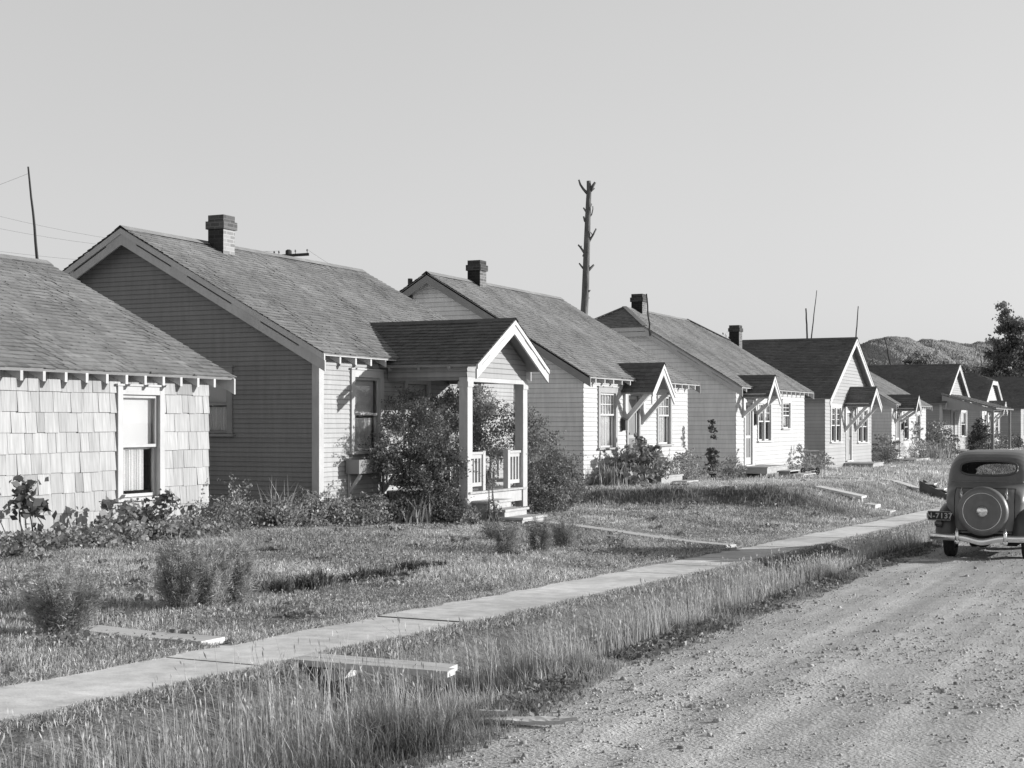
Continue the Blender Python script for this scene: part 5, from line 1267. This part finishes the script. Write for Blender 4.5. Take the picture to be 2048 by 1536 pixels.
def verge_parts():
    rng = np.random.default_rng(42); Vs, Qs, Ts, tq, tt = [], [], [], [], []; off = 0
    for (n, y0, y1, h, w, yp) in ((130000,3,10,.20,.0048,1),(115000,9,18,.20,.0066,1),(80000,17,32,.19,.010,1),(34000,31,60,.14,.02,1),(14000,59,120,.16,.04,1)):
        y = y0+(y1-y0)*rng.random(n)**yp; xr = XR(y); u = rng.beta(1.15,1.15,n)
        x = SR - .03 + u*(xr+.16+.28*(vnoise(y,y*0,.7,35)-.4)-SR)
        keep = ~in_footprint(x,y) & (rng.random(n) < np.where(u>.82,.5,1)*(.4+.9*vnoise(x,y,.5,36)))
        x, y, u = x[keep], y[keep], u[keep]; k = len(x)
        patch = vnoise(x,y,.9,37); clump = vnoise(x,y,.24,38)
        prof = (.08+.92*sstep((u-.30)/.40))*np.clip((1.04-u)*3.2,.22,1)
        hh = h*prof*rng.uniform(.35,1.3,k)*(.30+1.35*patch)
        tall = (rng.random(k) < .12) & (u > .1) & (u < .85); hh = np.where(tall, hh*1.5, hh)
        P_ = np.stack([x,y,np.maximum(gz(x,y), np.where(x>XR(y), road_z(x,y), -99))-.012],1)
        V, q, t3 = blades(P_, hh, w*rng.uniform(.6,1.25,k), rng, .42, (-.06,-.03))
        tone = .8*(.42+.75*clump)*(.6+.75*vnoise(x,y,1.5,84))*rng.uniform(.5,1.5,k); tone = np.where(tall, tone*1.5, tone); tone *= np.where(rng.random(k)<.12, 1.6, 1)
        Vs.append(V); Qs.append(q+off); Ts.append(t3+off); off += len(V); tq.append(tone*.8); tt.append(tone*1.15)
    for (xe_, sg) in ((SR, 1), (SL, -1)):
        n = 44000; y = 4+30*rng.random(n)**1.4; rag = .12*(vnoise(y,y*0,.35,81)-.35)+.07*(vnoise(y,y*0,1.6,82)-.5)
        x = xe_ + sg*(np.abs(rng.normal(size=n))*.06 - rag - .015); kp = ~in_footprint(x,y); x, y = x[kp], y[kp]; n = len(x)
        P_ = np.stack([x,y,np.where((x > SL) & (x < SR), Zs(y), gz(x,y))-.006],1)
        V, q, t3 = blades(P_, rng.uniform(.02,.06,n), .006+.0003*y, rng, 1.3); tone = rng.uniform(.6,2.0,n)
        Vs.append(V); Qs.append(q+off); Ts.append(t3+off); off += len(V); tq.append(tone); tt.append(tone)
    # dry seed stalks
    n = 5200; y = 3+25*rng.random(n)**1.3; u = np.where(y < 9, .26, .42)+.45*rng.random(n); x = SR+u*(XR(y)-SR); kp = ~in_footprint(x,y); x,y=x[kp],y[kp]; n=len(x)
    P_ = np.stack([x,y,gz(x,y)-.01],1); hh = rng.uniform(.28,.55,n)*(.6+.7*vnoise(x,y,.8,39))*np.where(y > 16, .75, 1)
    st_rng = np.random.default_rng(77); V, q, t3 = blades(P_, hh, .0045+.0002*y, st_rng, .22, (-.05,-.02))
    tone = rng.uniform(.9,1.5,n); Vs.append(V); Qs.append(q+off); Ts.append(t3+off); off += len(V); tq.append(tone); tt.append(tone)
    tips = V.reshape(-1,5,3)[:,4]; dirs = tips - V.reshape(-1,5,3)[:,2]; dirs /= np.linalg.norm(dirs,axis=1)[:,None]
    s = np.cross(dirs, rng.normal(size=(n,3))); s /= np.linalg.norm(s,axis=1)[:,None]; L_ = rng.uniform(.02,.045,n)[:,None]; w_ = rng.uniform(.002,.004,n)[:,None]+.0002*y[:,None]
    HV = np.stack([tips-dirs*L_, tips-dirs*L_*.4+s*w_, tips+dirs*L_*.2, tips-dirs*L_*.4-s*w_],1).reshape(-1,3)
    Vs.append(HV); Qs.append(np.arange(len(HV)).reshape(-1,4)+off); off += len(HV); tq.append(rng.uniform(.7,1.8,n))
    o = np_obj('verge_grass', np.concatenate(Vs), np.concatenate(Qs), np.concatenate(Ts), np.concatenate(tq+tt), M['grass'])
    tag(o, 'tall unmown seeding grass on the strip between sidewalk and road', 'grass', kind='stuff')
verge_parts()
# clover and broad leaved weeds in the lawn and at the road edge
def weeds(name, label, gen, n, size, m, seed, flat=.8, tone=(.6,1.6)):
    rng = np.random.default_rng(seed); x, y, h = gen(n, rng); kp = ~in_footprint(x,y); x,y,h = x[kp],y[kp],h[kp]
    V = leaves_arr(np.stack([x,y,gz(x,y)+h],1), size*rng.uniform(.5,1.4,len(x))*(1+.02*y), rng, flat, .8)
    o = np_obj(name, V, np.arange(len(V)).reshape(-1,4), None, rng.uniform(*tone,len(x)), M[m]); return tag(o, label, 'ground cover', kind='stuff')
def g_clover(n, rng):
    x, y = scatter(n, -13, -6.45, 5, 30, rng, 1.3); d = vnoise(x,y,.8,51); k = rng.random(n) < (d-.35)*2.2; return x[k], y[k], rng.uniform(.02,.075,k.sum())
weeds('clover', 'clover and small pale blooms scattered through the near lawn', g_clover, 90000, .022, 'leaf_lt', 52)
def g_rosette(n, rng):
    k = 110; cx, cy = scatter(k, -12.8, -6.6, 5.5, 34, rng, 1.2); j = rng.integers(0,k,n); r = .055*(1+.012*cy[j])
    return cx[j]+rng.normal(size=n)*r, cy[j]+rng.normal(size=n)*r, rng.uniform(.015,.075,n)
weeds('lawn_weeds', 'dark broad leaved weed rosettes dotted over the front lawns', g_rosette, 3600, .045, 'leaf', 57, tone=(.5,1.3))
def g_edge(n, rng):
    y = 4+22*rng.random(n)**1.3; x = XR(y)+rng.normal(size=n)*.16-.10; d = vnoise(x,y,.45,53); k = (rng.random(n) < (d-.35)*2.5) & (x<XR(y)+.25); return x[k], y[k], rng.uniform(.0,.09,k.sum())
weeds('roadside_weeds', 'low leafy weeds along the ragged gravel edge', g_edge, 40000, .032, 'leaf', 54, tone=(.35,1.3))

# ------------------------------------------------------------------ gravel
def gravel():
    rng = np.random.default_rng(61); n = 110000
    y = 4.2+22*rng.random(n)**1.9; x0 = XR(y)-.05; x = x0+(4.0-x0)*rng.random(n)
    d = vnoise(x,y,.9,62)*.6+vnoise(x,y,.3,63)*.4; k = rng.random(n) < np.clip((d-.28)*2.4,.05,1); x,y = x[k],y[k]; n = len(x)
    r = .0035+.010*rng.random(n)**2.6 + (rng.random(n)<.025)*rng.uniform(.004,.018,n); r *= 1+.012*y
    base = np.array([[1,0,0],[-.5,.87,0],[-.5,-.87,0],[.55,.5,.75],[-.75,.1,.7],[.2,-.6,.8]],float)
    a = rng.random(n)*2*PI; ca,sa = np.cos(a),np.sin(a)
    B = base[None]*rng.uniform(.65,1.3,(n,6,3)); X = B[:,:,0]*ca[:,None]-B[:,:,1]*sa[:,None]; Y = B[:,:,0]*sa[:,None]+B[:,:,1]*ca[:,None]
    V = np.stack([x[:,None]+X*r[:,None], y[:,None]+Y*r[:,None], road_z(x,y)[:,None]-r[:,None]*.15+B[:,:,2]*r[:,None]],2).reshape(-1,3)
    F = np.array([[0,1,3],[1,4,3],[1,2,4],[2,5,4],[2,0,5],[0,3,5],[3,4,5]]); T = (np.arange(n)[:,None,None]*6+F[None]).reshape(-1,3)
    tn = np.repeat(rng.uniform(.55,1.45,n),7); o = np_obj('gravel', V, None, T, tn, M['stone']); tag(o, 'loose gravel scattered over the road surface', 'gravel', kind='stuff')
gravel()

# ------------------------------------------------------------------ trees and hill
def tree(label, x, y, zg, h, ells, n, size, m, seed, group=None, nclump=120, sig=.35, name='broadleaf_tree', trunkr=.25):
    t = thing(name, label, 'tree', (x,y,zg), group); rng = np.random.default_rng(seed)
    P_, cc, k = clumpy([(x+a,y+b,zg+c_,d,e,f) for a,b,c_,d,e,f in ells], n, rng, nclump, sig, .35)
    V = leaves_arr(P_, size*rng.uniform(.6,1.4,n), rng, 0, .6); ct = rng.uniform(.55,1.4,nclump)
    np_obj('crown', V, np.arange(len(V)).reshape(-1,4), None, ct[k]*rng.uniform(.7,1.3,n), M[m], t)
    mb = MB(); mb.tube([(x,y,zg-.3),(x+.1,y,zg+h*.35),(x,y+.1,zg+h*.7),(x,y,zg+h*.93)], [trunkr,trunkr*.75,trunkr*.4,trunkr*.1], 9); mb.build('trunk', M['bark'], t)
    for i in range(16):
        e = cc[rng.integers(len(cc))]; z0 = zg + max(h*.15,(e[2]-zg)*.72); mb = MB(); b0 = Vector((x,y,z0)); b1 = Vector(e)
        mb.tube([b0, b0.lerp(b1,.5)+Vector((0,0,.15)), b1], [trunkr*.3,trunkr*.2,trunkr*.07], 5); mb.build('limb', M['bark'], t)
    return t
def spot(px, z): l = (px-1024)/2900*z; return (-.4286*z+.9035*l, .9035*z+.4286*l)
x, y = spot(2026, 130)
tree('tall dark tree rising at the right edge behind the last houses', x, y, -.5, 12.6,
     [(-.5,0,11.7,.9,.9,1.4),(-.1,0,10.3,1.6,1.6,1.3),(.1,.2,8.6,2.3,2.3,1.5),(.2,0,6.8,2.9,2.9,1.8),(0,0,4.8,3.1,3.1,2.0),(.2,0,2.8,2.9,2.9,1.8)], 24000, .27, 'leaf_md', 101, nclump=230, sig=.25)
x, y = spot(1968, 150)
tree('smaller rounded tree left of the tall dark tree', x, y, -.5, 9.5, [(0,0,7.9,1.6,1.6,1.6),(-.8,0,6.0,1.9,1.9,1.9),(1.2,0,5.2,2.0,2.0,1.9),(0,0,3.4,2.4,2.4,2)], 8000, .28, 'leaf', 102, nclump=70)
x, y = spot(1935, 165)
tree('low tree peeping over the dark ridges right of centre', x, y, -.5, 9.2, [(0,0,7.6,1.5,1.5,1.5),(-1,0,6.0,1.7,1.7,1.6),(.6,0,4.2,2.2,2.2,2.2)], 6000, .28, 'leaf', 103, nclump=50)
for i, (px, z, h, m, lb) in enumerate(((1800,250,702,'leaf','dark rounded tree of the far clump, at its left'),(1826,255,700,'leaf_dk','darkest tree of the far clump under the hill'),(1868,250,706,'leaf_lt','pale tree of the far clump with sunlit blooms'),(1888,262,708,'leaf','rightmost tree of the far clump under the hill'),(1758,270,716,'leaf','low tree beside the tilted pole under the hill'),(1735,280,715,'leaf_lt','leftmost low tree under the hill next to the steep gable'),(1846,270,706,'leaf','middle tree of the far clump under the hill'),(1912,240,722,'leaf_lt','hazy low tree far right of the clump under the hill'))):
    x, y = spot(px, z); h = ((845-h)*z/2900+2)/.96; w = h*.22
    tree(lb, x, y, -.5, h, [(0,0,h*.74,w,w,h*.22),(w*.7,0,h*.5,w,w,h*.2),(-w*.7,0,h*.5,w,w,h*.2),(0,0,h*.3,w*1.2,w*1.2,h*.2)], 3200, .42, m, 110+i, 'trees beyond the houses', nclump=60, sig=.4)
x, y = spot(1452, 95)
tree('small tree tip showing left of the tall dark chimney', x, y, -.4, 8.2, [(0,0,6.9,.75,.75,.8),(0,0,5.4,1.2,1.2,1.1)], 420, .22, 'leaf', 120, nclump=34, sig=.2)
# hill with conifer forest
def hill_top(px): return np.interp(px, [1500,1620,1690,1715,1740,1765,1790,1815,1832,1860,1880,1905,1925,1950,1975,2000,2040,2100,2200], [760,725,700,688,676,672,668,671,678,672,676,680,685,680,678,672,668,664,680])
ZH = 2600
rows = []
for f in np.linspace(0, 1, 14):
    row = []
    for px in np.linspace(1400, 2260, 90):
        z = ZH - 900*(1-f); top = 1.5+(845-hill_top(px))*ZH/2900; l = (px-1024)/2900*ZH*(.62+.38*z/ZH)
        row.append((-.4286*z+.9035*l, .9035*z+.4286*l, lerp(-6, top-8, f**.8)))
    rows.append(row)
z = ZH+500; rows.append([(-.4286*z+.9035*(px-1024)/2900*ZH, .9035*z+.4286*(px-1024)/2900*ZH, -10) for px in np.linspace(1400,2260,90)])
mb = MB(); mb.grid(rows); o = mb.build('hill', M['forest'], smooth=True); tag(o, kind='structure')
def forest():
    rng = np.random.default_rng(131); n = 60000; f = rng.random(n)**.6; px = 1480+720*rng.random(n)
    f = np.where(rng.random(n) < .25, 1-.03*rng.random(n), f)
    z = ZH - 900*(1-f); top = 1.5+(845-hill_top(px))*ZH/2900; l = (px-1024)/2900*ZH*(.62+.38*z/ZH)
    x = -.4286*z+.9035*l; y = .9035*z+.4286*l; zb = -6+(top-8+6)*f**.8
    h = rng.uniform(2,5.5,n)*(.6+.8*vnoise(px,f*200,14,70)); r = h*rng.uniform(.22,.42,n)
    K = 6; a = np.arange(K)*2*PI/K; jit = rng.uniform(.7,1.25,(n,K))
    ring_ = np.stack([x[:,None]+np.cos(a)*r[:,None]*jit, y[:,None]+np.sin(a)*r[:,None]*jit, np.repeat((zb-1)[:,None],K,1)],2)
    r2 = ring_.copy(); r2[:,:,0] = x[:,None]+(r2[:,:,0]-x[:,None])*.62; r2[:,:,1] = y[:,None]+(r2[:,:,1]-y[:,None])*.62; r2[:,:,2] = (zb+h*.5)[:,None]+rng.normal(size=(n,K))*.6
    tip = np.stack([x,y,zb+h],1)[:,None]
    V = np.concatenate([ring_,r2,tip],1).reshape(-1,3); i = np.arange(n)[:,None]*(2*K+1); k0 = np.arange(K)[None]; k1 = (np.arange(K)+1)%K
    Q = np.stack([i+k0,i+k1[None],i+K+k1[None],i+K+k0],2).reshape(-1,4); T = np.stack([i+K+k0,i+K+k1[None],np.repeat(i+2*K,K,1)],2).reshape(-1,3)
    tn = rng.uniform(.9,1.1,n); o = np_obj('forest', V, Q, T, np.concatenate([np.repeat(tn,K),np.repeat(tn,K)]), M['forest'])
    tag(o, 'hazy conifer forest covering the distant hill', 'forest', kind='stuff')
forest()

# ------------------------------------------------------------------ light, sky, camera
EL, AZ = math.radians(14.0), (.819, .574)
sd = Vector((AZ[0]*math.cos(EL), AZ[1]*math.cos(EL), math.sin(EL)))
li = bpy.data.lights.new('sun', 'SUN'); li.energy = 5.6; li.angle = math.radians(.53); li.color = (1,.995,.985)
so = bpy.data.objects.new('sun', li); C.objects.link(so); so.rotation_euler = (-sd).to_track_quat('-Z','Y').to_euler()
w = bpy.data.worlds.new('World'); scene.world = w; w.use_nodes = True
N = w.node_tree.nodes; L = w.node_tree.links; N.clear()
out = N.new('ShaderNodeOutputWorld'); bg = N.new('ShaderNodeBackground'); sk = N.new('ShaderNodeTexSky')
sk.sky_type = 'NISHITA'; sk.sun_disc = False; sk.sun_elevation = EL; sk.sun_rotation = math.atan2(AZ[0], AZ[1]); sk.dust_density = 2.0; sk.air_density = 1.0
bw = N.new('ShaderNodeRGBToBW'); pw = N.new('ShaderNodeMath'); pw.operation = 'POWER'; pw.inputs[1].default_value = 0.35
L.new(sk.outputs[0], bw.inputs[0]); tcw = N.new('ShaderNodeTexCoord'); sxyz = N.new('ShaderNodeSeparateXYZ'); L.new(tcw.outputs['Generated'], sxyz.inputs[0])
mrw = N.new('ShaderNodeMapRange'); mrw.interpolation_type = 'SMOOTHSTEP'; mrw.inputs['From Min'].default_value = .28; mrw.inputs['From Max'].default_value = .85; mrw.inputs['To Min'].default_value = 1.0; mrw.inputs['To Max'].default_value = .22
mlw = N.new('ShaderNodeMath'); mlw.operation = 'MULTIPLY'; L.new(sxyz.outputs[2], mrw.inputs['Value'])
nzw = N.new('ShaderNodeTexNoise'); nzw.inputs['Scale'].default_value = 2.2; nzw.inputs['Detail'].default_value = 5; L.new(tcw.outputs['Generated'], nzw.inputs['Vector'])
mnw = N.new('ShaderNodeMapRange'); mnw.inputs['To Min'].default_value = .95; mnw.inputs['To Max'].default_value = 1.05; L.new(nzw.outputs['Fac'], mnw.inputs['Value'])
hzw = N.new('ShaderNodeMath'); hzw.operation = 'MULTIPLY'; L.new(pw.outputs[0], hzw.inputs[0]); L.new(mnw.outputs[0], hzw.inputs[1])
L.new(bw.outputs[0], pw.inputs[0]); L.new(hzw.outputs[0], mlw.inputs[0]); L.new(mrw.outputs[0], mlw.inputs[1]); L.new(mlw.outputs[0], bg.inputs[0]); bg.inputs['Strength'].default_value = 0.465
L.new(bg.outputs[0], out.inputs[0])
cam = bpy.data.cameras.new('camera'); cam.sensor_width = 36; cam.lens = 36*2900/2048; cam.shift_y = 77/2048; cam.clip_start = .1; cam.clip_end = 12000
co = bpy.data.objects.new('camera', cam); C.objects.link(co); co.location = (0,0,1.5)
co.rotation_euler = (PI/2, 0, math.asin(.4286)); scene.camera = co
scene.render.engine = 'CYCLES'
scene.view_settings.view_transform = 'Standard'; scene.view_settings.look = 'None'; scene.view_settings.exposure = 0; scene.view_settings.gamma = 1
scene.cycles.max_bounces = 6; scene.cycles.transparent_max_bounces = 12; scene.cycles.use_denoising = True
scene.cycles.sample_clamp_indirect = 6
